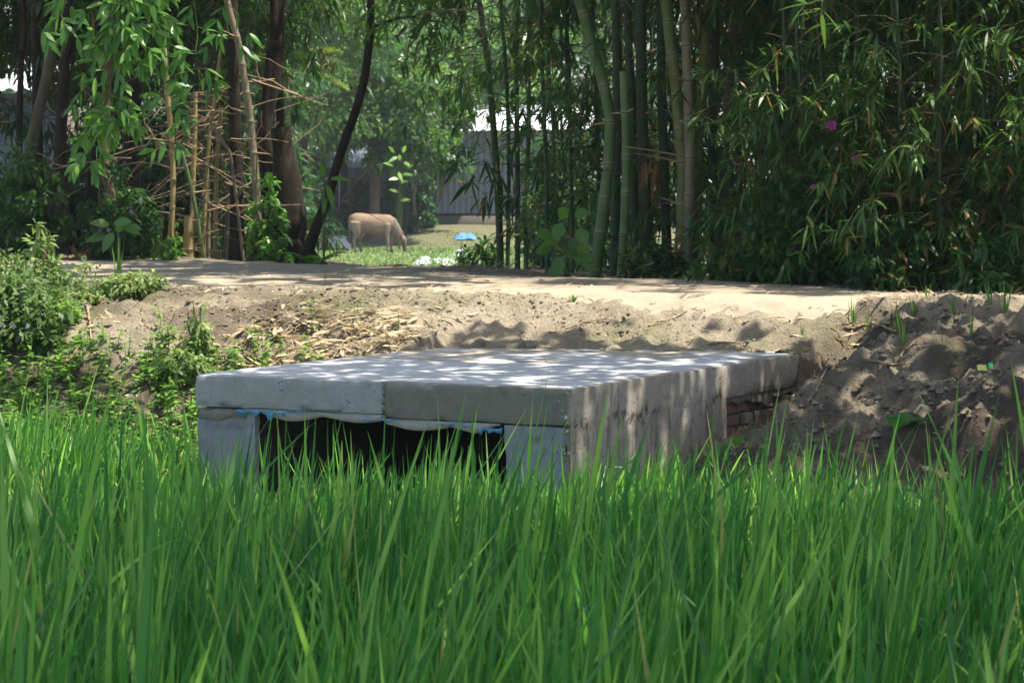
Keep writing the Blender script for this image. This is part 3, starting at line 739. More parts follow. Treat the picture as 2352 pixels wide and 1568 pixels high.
bamboo(P3((1125, 1450), (1112, 900), (1112, 600), (1125, 300), (1140, 0)), YB + 0.5, 22, M['culm_dark'], 'dark green bamboo stem standing right of the olive pair', G1, leaves=sp(nb=6), top=8)
bamboo(P3((1165, 1450), (1168, 900), (1190, 560), (1222, 200), (1245, 0)), YB + 0.7, 22, M['culm_brown'], 'dim brown bamboo stem leaning right at the edge of the dark thicket', G1, leaves=sp(nb=6), top=8)
bamboo(P3((488, 1440), (525, 1200), (560, 920), (578, 700), (560, 520), (500, 300), (440, 90), (415, 0)), YB + 0.1, 26, M['culm_green'], 'thick green bamboo stem bowed to the left with a pale scar ring', G1, leaves=sp(nb=4, az=PI, azspread=0.8), top=9)
bamboo(P3((630, 1450), (648, 1180), (660, 900), (655, 620), (640, 400), (645, 372)), YB - 0.1, 19, M['culm_green'], 'short cut off green bamboo stem with a split pale top', G1, cutoff=True, leaves=[], upper=0)
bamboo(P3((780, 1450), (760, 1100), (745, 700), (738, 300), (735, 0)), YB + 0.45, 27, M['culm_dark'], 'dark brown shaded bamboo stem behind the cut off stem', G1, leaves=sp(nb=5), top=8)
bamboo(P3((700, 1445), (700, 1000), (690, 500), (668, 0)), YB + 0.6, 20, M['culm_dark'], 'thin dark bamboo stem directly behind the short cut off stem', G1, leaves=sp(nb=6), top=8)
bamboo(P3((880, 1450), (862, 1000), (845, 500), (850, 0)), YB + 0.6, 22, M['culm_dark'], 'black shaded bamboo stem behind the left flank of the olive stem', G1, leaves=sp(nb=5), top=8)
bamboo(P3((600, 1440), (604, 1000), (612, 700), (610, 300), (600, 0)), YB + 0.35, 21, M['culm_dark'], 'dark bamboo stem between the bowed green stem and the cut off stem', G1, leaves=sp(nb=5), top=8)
bamboo(P3((1375, 1430), (1358, 700), (1375, 350), (1400, 0)), YB + 1.6, 24, M['culm_green'], 'dim green bamboo stem deep in the thicket above the pink flowers', G1, leaves=sp(nb=9), top=8)
bamboo(P3((92, 1390), (92, 1000), (88, 600), (85, 300), (95, 0)), 24.3, 13, M['culm_dark'], 'slim dark bamboo stem right of the tin shed, taller of a close pair', G1, leaves=sp(nb=6, blen=1.0, zlo=2.5, az=PI * 0.9, azspread=0.9, tint=(0.4, 0.95)), top=7.5)
bamboo(P3((136, 1400), (140, 1000), (148, 720), (150, 500), (140, 0)), 24.3, 12, M['culm_green'], 'slim green bamboo stem close beside the tall dark one near the shed', G1, leaves=sp(nb=9, blen=1.0, zlo=2.4, tint=(0.3, 0.85)), top=7)
bamboo(P2((1312, 1370), (1300, 1100), (1282, 800), (1255, 450), (1225, 200), (1195, 0)), 24.3, 16, M['culm_dark'], 'slim dark bamboo stem bent left in front of the tin shed wall', G1, leaves=sp(nb=7, blen=1.0, zlo=2.6, tint=(0.4, 0.95)), top=7.5)
bamboo(P2((1345, 1380), (1352, 900), (1340, 400), (1310, 0)), 24.3, 10, M['culm_dark'], 'thinnest dark bamboo cane crossing in front of the shed wall', G1, leaves=sp(nb=9, blen=1.0, zlo=2.5, tint=(0.3, 0.8)), top=7)
for k, (bx, tx, dy) in enumerate(((2190, 2165, 1.1), (2290, 2260, 1.5), (2400, 2370, 1.3), (2500, 2480, 1.8))):
    cx, tx_ = bx / 1.7415, tx / 1.7415
    bamboo([(cx, 620), (cx - 3, 400), (tx_, 0)], YB + dy, 11, M['culm_dark'], 'slim dark bamboo cane hidden among hanging leaves left of the bowed stem', 'slim leafy canes between shed and bamboo clump',
           leaves=sp(nb=14, blen=1.1, zlo=1.7, fans=6, tint=(0.3, 0.85)), top=7.5)

# ------------------------------------------------------------------ dark leafy thicket on the right
rngT = np.random.default_rng(77)
for k in range(46):
    f = (k + rngT.uniform(0, 1)) / 46
    px = lerp(1760, 2520, f); Y = rngT.uniform(19.9, 25.5) if k % 3 else rngT.uniform(19.8, 21.2)
    Y = Y - 1.5 * S(1850, 2350, px)
    lean = rngT.normal(0, 40)
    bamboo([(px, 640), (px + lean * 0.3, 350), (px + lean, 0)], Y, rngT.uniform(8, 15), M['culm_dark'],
           'thin leafy bamboo cane standing in the dark thicket right of the clump', 'canes of the dark thicket on the far right',
           leaves=[sp(nb=22, blen=1.0, zlo=1.15, zhi=4.2, fans=7, tint=(0.1, 0.9), dead=0.05, bare=0.12),
                   sp(nb=8, blen=0.7, zlo=0.9, zhi=2.2, fans=5, tint=(0.05, 0.5), dead=0.10, bare=0.3)], upper=16, top=rngT.uniform(6.5, 9), sides=6, seed=3000 + k)
# a second rank further back and beyond the right edge, whose crowns shade the grove
for k in range(26):
    px = rngT.uniform(1250, 3300); Y = rngT.uniform(23.5, 29) if px < 2450 else rngT.uniform(18.8, 27)
    x = W(px, 300, Y)[0]
    bamboo([(px, 640), (px, 300), (px + rngT.normal(0, 40), 0)], Y, rngT.uniform(9, 17), M['culm_dark'],
           'shaded bamboo cane at the back of the grove behind the front stems', 'canes at the back of the bamboo grove',
           leaves=sp(nb=16, blen=1.3, zlo=0.8, zhi=5.0, fans=7, leafL=(0.17, 0.26), leafW=0.03, tint=(0.05, 0.5)), upper=25, top=rngT.uniform(7, 10), sides=6, seed=4000 + k)

# ------------------------------------------------------------------ the left grove
YL = 27.5
GL = 'dry yellow bamboo poles in the left grove'
drytw = lambda **k: dict(dict(zlo=1.3, zhi=3.2, nb=10, blen=0.8, fans=1, bare=0.97, up=0.35, keep=False), **k)
bamboo(P1((985, 1375), (1005, 1100), (1012, 880), (1020, 640), (1020, 480)), YL, 11, M['culm_yellow'], 'bright yellow dry bamboo pole, tallest sunlit one of the left grove', GL, leaves=drytw(), cutoff=True)
bamboo(P1((1060, 1290), (1075, 1000), (1095, 720), (1125, 500), (1150, 280), (1165, 180)), YL + 0.1, 9, M['culm_yellow'], 'dry yellow bamboo pole leaning right and crossed by bare twigs', GL, leaves=drytw(nb=14), cutoff=True)
bamboo(P1((1125, 1300), (1128, 1000), (1140, 760), (1155, 560)), YL + 0.2, 10, M['culm_yellow'], 'dry yellow bamboo pole, rightmost of the yellow poles', GL, leaves=drytw(), cutoff=True)
bamboo(P1((882, 1350), (897, 1150), (905, 950), (900, 780), (870, 420), (858, 250)), YL - 0.2, 13, M['culm_yellow'], 'pale mottled bamboo pole behind the hanging leafy branch', GL, leaves=drytw(nb=8), cutoff=True)
bamboo(P1((1068, 1265), (1020, 1080), (985, 920), (940, 760)), YL - 0.3, 10, M['culm_green'], 'green bamboo cane leaning sharply left across the yellow poles', GL, leaves=drytw(nb=5), cutoff=True)
bamboo(P1((990, 1375), (987, 1240), (990, 1130)), YL - 0.15, 24, M['culm_yellow'], 'thick short yellow bamboo stump at the foot of the dry poles', GL, cutoff=True, upper=0)
bamboo(P1((1088, 1230), (1088, 1080), (1082, 900), (1100, 600)), YL + 0.5, 9, M['culm_brown'], 'dull brown dry pole between two yellow ones', GL, leaves=drytw(nb=8), cutoff=True)
bamboo(P1((1362, 1385), (1345, 1050), (1325, 800), (1305, 600), (1278, 420), (1245, 220), (1185, 0)), YL - 0.3, 17, M['culm_brown'], 'brown sunlit bamboo stem curving left above the small sunlit shrub', 'single stems of the left grove', leaves=sp(nb=5, bare=0.4), top=8)
bamboo(P1((1275, 840), (1200, 790), (1130, 690), (1085, 610)), YL - 0.2, 7, M['culm_brown'], 'broken dark cane slanting across the dry twigs', 'single stems of the left grove', cutoff=True, upper=0)

def tree_trunk(mb, path, r0, r1, rng, sides=12, n=40):
    P = resample(path, n); t = np.linspace(0, 1, n)
    R = lerp(r0, r1, t) * (1 + 0.10 * (vnoise(np.stack([t * 14, t * 0 + rng.random() * 9, t * 0], -1), 2) - 0.5)) * (1 + 0.5 * np.exp(-t * 16))
    add_tubes(mb, P[None], R[None], sides); return P

def leaf_cloud(mb, rng, centers, rads, nper, L=(0.08, 0.14), Wr=0.42, tint=(0.2, 0.8), prof=OVAL, droop=(0.1, 0.5), dead=0.0, mi=0, keep=False, flat=0.6, down=-0.25):
    centers = np.asarray(centers, float); n = len(centers) * nper
    c = np.repeat(centers, nper, 0); r = np.repeat(np.broadcast_to(rads, (len(centers),)), nper)[:, None]
    q = rand_dirs(rng, n) * rng.random((n, 1)) ** 0.45 * r * np.array([1, 1, 0.8])
    p = c + q
    ct = np.repeat(rng.uniform(tint[0], tint[1], len(centers)), nper) + rng.normal(0, 0.13, n)
    if keep:
        ok = lit_keep(p, rng); p = p[ok]; q = q[ok]; ct = ct[ok]; n = len(p)
    if n == 0: return
    d = norm(norm(q) * 0.6 + rng.normal(0, 0.55, p.shape) + np.array([0, 0, down]))
    side = norm(np.cross(d, np.array([0, 0, 1.0])) + rng.normal(0, 1 - flat, p.shape))
    ln = rng.uniform(*L, n)
    add_strips(mb, p, d, side, ln, ln * Wr * rng.uniform(0.8, 1.2, n), rng.uniform(*droop, n), prof, np.clip(ct, 0, 1), (rng.random(n) < dead) * 0.9, mi)

def tree(name, pts, r0, r1, label, cat='tree', group=None, bark='dark_bark', leaf='tree_leaf', crown=None, limbs=6, limb_len=1.6, nper=110, crad=0.55, L=(0.08, 0.14), tint=(0.2, 0.8), seed=0, keep=False, limb_z=0.5, Wr=0.42, up=(0.2, 0.9), spread=1.0):
    rng = np.random.default_rng(seed)
    root = thing(name, tuple(pts[0]), label, cat, group)
    mb = MB(); P = tree_trunk(mb, pts, r0, r1, rng); mb.build('trunk', M[bark], root)
    m2 = MB(); cents = []
    for k in range(limbs):
        t = lerp(limb_z, 1.0, (k + rng.random()) / limbs); p0 = P[int(t * (len(P) - 1))]
        a = k * 2.4 + rng.uniform(-0.5, 0.5); ln = limb_len * rng.uniform(0.6, 1.2)
        o = np.array([math.cos(a) * spread, math.sin(a) * spread, rng.uniform(*up)])
        q = resample([p0, p0 + o * ln * 0.5 + np.array([0, 0, 0.05 * ln]), p0 + o * ln + np.array([0, 0, -0.08 * ln])], 9)
        q += rng.normal(0, 0.02, q.shape) * ln
        add_tubes(m2, q[None], np.linspace(r1 * 0.7, r1 * 0.15, 9)[None], 6, 0.5, 0, 1)
        for j in range(3):
            w = rng.integers(3, 8); b0 = q[w]; dd = norm(rng.normal(0, 1, 3) + o * 0.5) * ln * 0.45
            qq = np.stack([b0, b0 + dd * 0.5, b0 + dd]); add_tubes(m2, qq[None], np.array([[r1 * 0.3, r1 * 0.2, r1 * 0.08]]), 5, 0.5, 0, 1)
            cents.append(b0 + dd * rng.uniform(0.6, 1.1))
        cents += [q[-1], q[6]]
    if crown is not None: cents = list(cents) + list(crown)
    leaf_cloud(m2, rng, cents, crad * rng.uniform(0.7, 1.3, len(cents)), nper, L, Wr, tint, keep=keep)
    m2.build('crown', [M[leaf], M[bark]], root)
    return root

def gz(x, y): return float(H(np.array(x), np.array(y)))
def trunk_pts(pts, Y, top=8.0, extra=(0, 0)):
    P = [W(px, py, Y) for px, py in pts]; P[0][2] = gz(P[0][0], P[0][1]) - 0.05
    d = P[-1] - P[-2]; d = d / max(d[2], 0.1)
    e = P[-1] + d * (top - P[-1][2]) * np.array([0.6, 0.6, 1]) + np.array([extra[0], extra[1], 0]); P.append(e)
    return P
# dark trunks of the left side
tree('dark_tree', trunk_pts(P2((215, 1380), (200, 1000), (60, 780), (100, 560), (140, 340), (155, 0)), 28.6), 0.075, 0.055, 'thick dark trunk with rough bark left of the leaning tree', group='dark tree trunks of the left grove', limbs=8, seed=11, keep=True, limb_z=0.55, limb_len=2.2, crad=0.7, nper=180)
tree('leaning_tree', trunk_pts(P2((268, 1370), (330, 1230), (400, 1050), (450, 880), (500, 720), (545, 600), (600, 400), (630, 150), (632, 0)), 26.4, 7.5), 0.052, 0.024, 'dark slender tree leaning right over the yard beside the cow', group=None, limbs=15, seed=12, keep=True, limb_z=0.42, limb_len=1.25, crad=0.34, nper=85, L=(0.10, 0.18), Wr=0.2, tint=(0.3, 0.9), up=(-0.2, 0.6))
tree('grey_green_tree', trunk_pts(P1((120, 1330), (140, 980), (165, 760), (205, 570), (240, 420), (285, 180), (300, 0)), 27.0, 7.5), 0.066, 0.045, 'grey green trunk leaning right behind the dark leafy shrub at the left edge', bark='grey_bark', limbs=7, seed=13, keep=True, limb_z=0.6, limb_len=1.8, crad=0.55, nper=150)
for k, (pts, Y, r, lab) in enumerate((
        (P1((95, 1300), (102, 700), (110, 300), (116, 0)), 29.5, 0.035, 'thin black trunk nearest the left edge before the bright tin roof'),
        (P1((200, 1300), (195, 600), (190, 300), (180, 0)), 29.2, 0.055, 'black trunk between the leaning grey green tree and the bright tin roof'),
        (P1((470, 1360), (475, 1050), (500, 700), (520, 300), (525, 0)), 29.6, 0.065, 'dark trunk standing behind the hanging branch'),
        (P1((330, 1320), (322, 900), (320, 650), (340, 300), (350, 0)), 28.4, 0.06, 'dark brown trunk left of the hanging branch'),
        (P1((590, 1340), (575, 1000), (545, 850), (560, 400), (580, 0)), 27.2, 0.045, 'trunk with a pale sunlit patch low down behind the hanging branch'),
        (P1((690, 1340), (690, 800), (700, 520), (735, 200), (740, 0)), 29.0, 0.085, 'broad black trunk in the middle of the left grove'),
        (P1((1415, 1380), (1400, 1000), (1390, 700), (1420, 300), (1440, 0)), 28.6, 0.07, 'dark trunk right behind the small sunlit shrub'),
        (P1((1240, 1360), (1235, 900), (1225, 500), (1215, 0)), 27.6, 0.06, 'dark trunk standing behind the brown sunlit bamboo stem'))):
    tree('dark_tree', trunk_pts(pts, Y, 8.5, (k % 3 * 0.4 - 0.4, 0.3)), r * 1.15, r * 0.7, lab, group='dark tree trunks of the left grove', bark='brown_bark' if k in (4,) else 'dark_bark', limbs=9, seed=20 + k, keep=True, limb_z=0.45, limb_len=1.7, crad=0.6, nper=170, tint=(0.1, 0.6))
# old dark stump under the leaning tree
def stump():
    rng = np.random.default_rng(3); p = W(1140 * 0.5742, 570, 27.4); x, y = p[0], p[1]; z = gz(x, y)
    root = thing('tree_stump', (x, y, z), 'dark rotten tree stump left of the leaning trunk foot', 'tree stump')
    mb = MB(); n = 14; t = np.linspace(0, 1, n)
    P = np.stack([x + 0.05 * np.sin(t * 4), y + 0 * t, z - 0.05 + 1.55 * t], -1)
    add_tubes(mb, P[None], (lerp(0.21, 0.11, t) * (1 + 0.25 * (vnoise(np.stack([t * 6, t * 0, t * 0], -1), 8) - 0.5)))[None], 14, cap=True)
    mb.build('trunk', M['dark_bark'], root)
    m2 = MB()
    for k in range(7):
        a = k * 0.9; q = np.stack([[x + math.cos(a) * 0.18, y + math.sin(a) * 0.18, z + 0.25], [x + math.cos(a) * 0.36, y + math.sin(a) * 0.36, z + 0.05], [x + math.cos(a) * 0.6, y + math.sin(a) * 0.6, z - 0.08]])
        add_tubes(m2, resample(q, 6)[None], np.linspace(0.08, 0.03, 6)[None], 7)
    m2.build('root', M['dark_bark'], root)
stump()

# background canes and brush that close the left grove
for k in range(30):
    px = rngT.uniform(-250, 700); px = px + 170 * (-45 < px < 125); Y = rngT.uniform(29.5, 36)
    bamboo([(px, 640), (px + rngT.normal(0, 15), 300), (px + rngT.normal(0, 50), 0)], Y, rngT.uniform(7, 13), M['culm_dark'] if k % 2 else M['culm_brown'],
           'thin shaded cane at the dark back of the left grove', 'canes at the back of the left grove',
           leaves=sp(nb=16, blen=1.2, zlo=0.8, zhi=5.0, fans=6, bare=0.25, leafL=(0.15, 0.24), leafW=0.03, tint=(0.02, 0.45), dead=0.08), upper=26, top=rngT.uniform(6.5, 9), sides=6, seed=5000 + k)
# tangle of dry twigs across the yellow poles
def dead_twigs(px0, px1, py0, py1, Y, n, label, seed, lr=(0.5, 1.4)):
    rng = np.random.default_rng(seed); mb = MB()
    c = W((px0 + px1) / 2, py1, Y); root = thing('dry_branch', (c[0], c[1], gz(c[0], c[1])), label, 'dry branches', 'dry twiggy branches caught in the left grove')
    P = []
    for k in range(n):
        p = W(rng.uniform(px0, px1), rng.uniform(py0, py1), Y + rng.normal(0, 0.25)); L = rng.uniform(*lr)
        d = norm(np.array([rng.choice([-1, 1]), rng.normal(0, 0.4), rng.normal(0, 0.42)]))
        t = np.linspace(0, 1, 6)[:, None]; q = p + d * L * t + np.array([0, 0, -0.12 * L]) * t ** 2 + np.cumsum(rng.normal(0, 0.022, (6, 3)), 0); P.append(q)
        if k % 2: d2 = norm(d + rng.normal(0, 0.5, 3)); P.append(q[3] + d2 * L * 0.45 * t + np.cumsum(rng.normal(0, 0.015, (6, 3)), 0))
    P = np.array(P); add_tubes(mb, P, np.linspace(0.008, 0.0025, 6)[None].repeat(len(P), 0) * rng.uniform(0.4, 1.6, (len(P), 1)), 4)
    mb.build('twig', M['twig'], root)
dead_twigs(430, 570, 200, 545, YL - 0.1, 24, 'tangle of thin dry twigs crossing the yellow poles', 1)
dead_twigs(300, 480, 250, 500, YL + 0.4, 20, 'sparse dry twigs in the shade left of the yellow poles', 2)
dead_twigs(560, 700, 150, 430, YL + 0.3, 11, 'dry twigs stretching right towards the palm frond', 3)

# ------------------------------------------------------------------ shrubs and broad-leaved plants
def shrub(name, x, y, h, r, label, cat='shrub', group=None, n=40, nper=40, L=(0.06, 0.11), leaf='tree_leaf', tint=(0.1, 0.6), seed=0, flowers=None, Wr=0.5, zbase=None, stems=9, ysq=1.0, dead=0.0):
    rng = np.random.default_rng(seed); z = gz(x, y) if zbase is None else zbase
    root = thing(name, (x, y, z), label, cat, group)
    a = rng.uniform(0, 2 * PI, stems); rr = r * rng.uniform(0.2, 0.9, stems); hh = h * rng.uniform(0.55, 1.0, stems)
    P = np.stack([np.stack([x + np.cos(a) * rr * t ** 1.4, y + np.sin(a) * rr * ysq * t ** 1.4, z - 0.03 + hh * t], -1) for t in np.linspace(0, 1, 6)], 1)
    P += np.cumsum(rng.normal(0, 0.012, P.shape), 1)
    mb = MB(); add_tubes(mb, P, np.linspace(0.009, 0.003, 6), 5); mb.build('stem', M['brown_bark'], root)
    u = rand_dirs(rng, n) * (rng.random((n, 1)) ** 0.5); u[:, 2] = np.abs(u[:, 2]) ** 0.8 * rng.choice([1, 1, 0.4], n)
    lump = 0.75 + 0.5 * vnoise(u * 2.2 + seed, 4)[:, None]
    cents = np.array([x, y, z + 0.04]) + u * np.array([r, r * ysq, h]) * lump
    m2 = MB(); leaf_cloud(m2, rng, cents, r * 0.30, nper, L, Wr, tint, dead=dead)
    m2.build('crown', [M[leaf]], root)
    if flowers:
        cnt, mat, size = flowers
        for k in range(cnt):
            d = norm(np.array([rng.normal(0, 0.6), -1.0, rng.uniform(0.0, 1.0)])); p = np.array([x, y, z]) + d * np.array([r, r * ysq, h]) * rng.uniform(0.9, 1.08)
            flower(p, mat, size, root, rng)
    return root
def flower(p, mat, size, root, rng, name='flower'):
    mb = MB(); n = 12; a = np.arange(n) * 2 * PI / n + rng.random()
    d = np.stack([np.cos(a), -0.5 - 0 * a, np.sin(a)], -1) + rng.normal(0, 0.15, (n, 3))
    add_strips(mb, np.repeat(p[None], n, 0), d, rand_dirs(rng, n), size * rng.uniform(0.7, 1.1, n), size * 0.7, 0.1, [0.3, 1, 0.8, 0.2], rng.random(n))
    mb.build(name, [M[mat]], root)

def shrub_px(name, px, pyb, Y, hpx, wpx, *a, **k):
    p = W(px, pyb, Y); s = Y / F / 2.297
    return shrub(name, p[0], p[1], hpx * s, wpx * s / 2, *a, **k)
shrub_px('shrub', 70, 560, 26.6, 230, 190, 'dark leafy shrub at the left edge beyond the road', n=75, nper=45, L=(0.06, 0.11), seed=1, tint=(0.15, 0.6), leaf='tree_leaf')
shrub_px('shrub', 275, 560, 26.6, 190, 170, 'low dark shrub under the hanging branch', n=55, nper=40, L=(0.05, 0.10), seed=2, tint=(0.05, 0.5), flowers=(3, 'petal', 0.03))
shrub_px('shrub', 615, 560, 26.8, 190, 100, 'small sunlit shrub between the brown bamboo stem and the dark stump', n=34, nper=26, L=(0.06, 0.10), seed=3, tint=(0.4, 1.0), leaf='bright_leaf')
shrub_px('shrub', 385, 580, 26.3, 60, 80, 'small yellow green herb at the road edge below the dry poles', n=14, nper=18, L=(0.05, 0.09), seed=4, tint=(0.7, 1.0), leaf='bright_leaf', cat='plant')
shrub_px('flowering_shrub', 1880, 600, 19.7, 300, 300, 'dark climbing shrub with bright pink flowers before the thicket', n=170, nper=42, L=(0.04, 0.085), seed=5, tint=(0.1, 0.65), leaf='tree_leaf', ysq=0.5)
def pinks():
    r = [o for o in bpy.data.objects if o.name.startswith('flowering_shrub')][0]; rng = np.random.default_rng(9)
    for px, py, s in ((1908, 287, 0.055), (1967, 364, 0.05), (1920, 340, 0.02), (1866, 428, 0.022)):
        flower(W(px, py, 19.25), 'pink', s, r, rng)
pinks()
shrub_px('shrub', 1640, 610, 20.3, 110, 120, 'low bushy seedling at the foot of the olive bamboo stem', n=14, nper=14, L=(0.10, 0.17), Wr=0.2, leaf='bamboo_leaf', seed=6, tint=(0.4, 0.9))
shrub_px('shrub', 1110, 600, 25.2, 70, 110, 'small dark weed clump at the foot of the slim stems near the white sheets', n=22, nper=22, L=(0.07, 0.12), Wr=0.3, seed=7, tint=(0.1, 0.5))
for k, (px, w, h, Y, lab) in enumerate(((2060, 180, 150, 19.0, 'low scrub at the road edge below the pink flowers'), (2250, 200, 120, 18.6, 'low scrub at the road edge at the right end of the thicket'), (1760, 140, 110, 20.0, 'low scrub between the bamboo clump and the flowering shrub'), (1500, 130, 70, 21.2, 'low scrub behind the base of the cut off stem'))):
    shrub_px('shrub', px, 645, Y, h, w, lab, group='low scrub along the far road edge', n=50, nper=26, L=(0.06, 0.13), Wr=0.35, seed=30 + k, tint=(0.0, 0.5), dead=0.05)
# dense brush behind the grove
for k in range(16):
    px = -200 + k * 62 if k < 14 else 1300 + (k - 14) * 120; Y = 33 + 2.5 * ((k * 7) % 3)
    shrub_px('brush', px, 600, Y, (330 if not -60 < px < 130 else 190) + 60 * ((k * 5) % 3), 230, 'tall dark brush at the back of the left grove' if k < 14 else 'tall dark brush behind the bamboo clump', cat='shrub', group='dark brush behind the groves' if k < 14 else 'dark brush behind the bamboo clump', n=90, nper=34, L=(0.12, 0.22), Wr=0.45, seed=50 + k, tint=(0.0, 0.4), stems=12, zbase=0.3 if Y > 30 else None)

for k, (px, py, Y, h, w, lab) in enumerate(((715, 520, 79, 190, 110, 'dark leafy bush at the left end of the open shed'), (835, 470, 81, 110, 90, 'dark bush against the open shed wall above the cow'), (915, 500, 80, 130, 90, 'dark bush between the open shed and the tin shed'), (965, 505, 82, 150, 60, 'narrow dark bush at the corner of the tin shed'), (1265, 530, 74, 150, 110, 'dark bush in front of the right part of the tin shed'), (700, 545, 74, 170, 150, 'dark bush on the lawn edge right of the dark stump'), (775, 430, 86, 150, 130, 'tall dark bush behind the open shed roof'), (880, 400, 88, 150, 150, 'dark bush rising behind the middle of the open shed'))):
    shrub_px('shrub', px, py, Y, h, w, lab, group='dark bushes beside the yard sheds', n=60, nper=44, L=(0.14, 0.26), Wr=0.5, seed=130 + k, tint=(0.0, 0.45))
# big heart-leaved vine by the bamboo foot, broad-leaf seedling at the left, big leaf beside the culvert
HEART = [0.35, 1.0, 0.95, 0.6, 0.03]
def broad_plant(name, pts, Y, L, Wr, label, seed, leaf='bright_leaf', tint=(0.4, 0.9), base=None, cat='plant'):
    rng = np.random.default_rng(seed); b = W(*base, Y); b[2] = gz(b[0], b[1])
    root = thing(name, tuple(b), label, cat)
    mb = MB(); m2 = MB()
    for px, py, ang in pts:
        p = W(px, py, Y + rng.normal(0, 0.06))
        q = resample([b + rng.normal(0, 0.02, 3) * np.array([1, 1, 0]), (b + p) / 2 + np.array([rng.normal(0, 0.03), 0, 0.05]), p], 8)
        add_tubes(mb, q[None], np.linspace(0.006, 0.0025, 8)[None], 5)
        a = math.radians(ang); d = np.array([math.cos(a), -0.55, math.sin(a)])
        add_strips(m2, p[None], d[None], np.cross(d, np.array([0.1, -0.8, 0.6]))[None], L * rng.uniform(0.8, 1.15), L * Wr, 0.25, HEART, rng.uniform(*tint))
    mb.build('stem', M['stem'], root); m2.build('foliage', M[leaf], root)
broad_plant('heart_leaf_vine', [(1322, 492, 20), (1330, 525, -60), (1290, 515, -120), (1285, 540, 200), (1318, 545, -80), (1265, 565, 190), (1300, 575, -20), (1330, 560, -50), (1285, 590, -100), (1320, 592, 10), (1268, 540, 160), (1300, 500, 120), (1345, 580, -70), (1278, 610, -100)], YB - 0.35, 0.16, 0.75, 'light green vine with large heart shaped leaves left of the bowed bamboo', 41, base=(1300, 640))
broad_plant('broad_leaf_seedling', [(262, 512, 20), (250, 515, 160), (283, 518, -10), (240, 540, 185), (290, 525, 15), (268, 530, 60), (258, 535, -120)], 26.0, 0.22, 0.5, 'seedling with broad light green leaves in front of the left shrubs', 42, base=(262, 600))
broad_plant('broad_leaf_weed', [(1680, 1040, 160), (1700, 1035, 70), (1725, 1040, 20), (1705, 1060, -60), (1670, 1055, 190)], 14.35, 0.17, 0.8, 'low weed with big round leaves beside the culvert wall foot', 43, base=(1700, 1090), tint=(0.0, 0.3))
broad_plant('yellow_leaf_sapling', [(745, 405, 100), (752, 425, -70), (735, 410, 190), (760, 410, 10), (748, 440, -95)], 26.3, 0.22, 0.28, 'sapling with pale yellow green drooping leaves beside the leaning tree', 44, base=(742, 560), tint=(0.8, 1.0))
broad_plant('tall_leaf_plant', [(905, 350, 120), (925, 350, 70), (918, 368, 90), (935, 385, 40), (903, 380, 150), (915, 395, -60), (925, 400, 10), (912, 360, 200), (928, 372, -20), (920, 420, 30), (914, 440, 150), (922, 460, 20), (916, 410, 170)], 73, 0.33, 0.34, 'bright large leaved plant in front of the yard trees above the cow', 45, base=(918, 505), tint=(0.8, 1.0))

def fern(name, x, y, L, n, label, seed, tint=(0.3, 0.8), cat='fern', lift=0.9):
    rng = np.random.default_rng(seed); z = gz(x, y); root = thing(name, (x, y, z), label, cat)
    for k in range(n):
        a = rng.uniform(0, 2 * PI); ln = L * rng.uniform(0.7, 1.1); t = np.linspace(0, 1, 16)
        o = np.array([math.cos(a), math.sin(a) * 0.8, 0])
        q = np.array([x, y, z]) + o * (ln * 0.8 * t)[:, None] + np.array([0, 0, 1]) * (ln * (lift * t - 0.55 * t ** 2))[:, None]
        mb = MB(); add_tubes(mb, q[None], np.linspace(0.003, 0.001, 16)[None], 4, 0.4)
        tang = norm(np.gradient(q, axis=0)); sd = norm(np.cross(tang, np.array([0, 0, 1.0])))
        for s in (-1, 1):
            w = ln * 0.30 * np.sin(PI * (0.15 + 0.85 * t[2:])) ** 0.8
            add_strips(mb, q[2:], sd[2:] * s + tang[2:] * 0.45, tang[2:], w, ln * 0.055, 0.2, [0.7, 1, 0.7, 0.1], rng.uniform(*tint, len(w)))
        mb.build('frond', M['bright_leaf'], root)
p = W(722, 600, 26.0); fern('fern', p[0], p[1], 0.42, 9, 'bright fern at the foot of the leaning tree', 1, (0.5, 1))
p = W(2060, 1000, 13.75); fern('fern', p[0], p[1], 0.24, 7, 'small green fern on the dark right bank', 2, (0.1, 0.5))

# palm frond in sunlight, left of the yard
def palm():
    rng = np.random.default_rng(6); x, y = W(640, 200, 31)[:2]; z = gz(x, y)
    root = thing('palm', (x, y, z), 'small palm with a yellow sunlit frond above the dark stump', 'palm')
    mb = MB(); P = resample([[x, y, z - 0.1], [x + 0.03, y, z + 1.2], [x, y, 3.40]], 14); add_tubes(mb, P[None], np.linspace(0.07, 0.05, 14)[None], 9); mb.build('trunk', M['dark_bark'], root)
    top = P[-1]
    for k, (a, el) in enumerate(((-0.15, 0.55), (0.15, 0.2), (0.5, 0.75), (2.6, 0.6), (3.4, 0.3), (1.5, 0.9), (4.6, 0.5), (5.4, 0.6))):
        t = np.linspace(0, 1, 26); ln = 0.85
        o = np.array([math.cos(a), math.sin(a), 0])
        q = top + o * (ln * t)[:, None] + np.array([0, 0, 1]) * (ln * (el * t - 0.55 * t * t))[:, None]
        m = MB(); add_tubes(m, q[None], np.linspace(0.014, 0.004, 26)[None], 5, 0.8)
        tang = norm(np.gradient(q, axis=0)); sd = norm(np.cross(tang, np.array([0, 0, 1.0])))
        for s in (-1, 1):
            w = 0.30 * np.sin(PI * (0.2 + 0.75 * t[4:])); add_strips(m, q[4:], sd[4:] * s * 0.8 + tang[4:] * 0.7 + np.array([0, 0, 0.1]), tang[4:], w, 0.03, 0.45, BAM, rng.uniform(0.6, 1.0, len(w)), 0.35 if k < 3 else 0.0)
        m.build('frond', M['bright_leaf'], root)
palm()

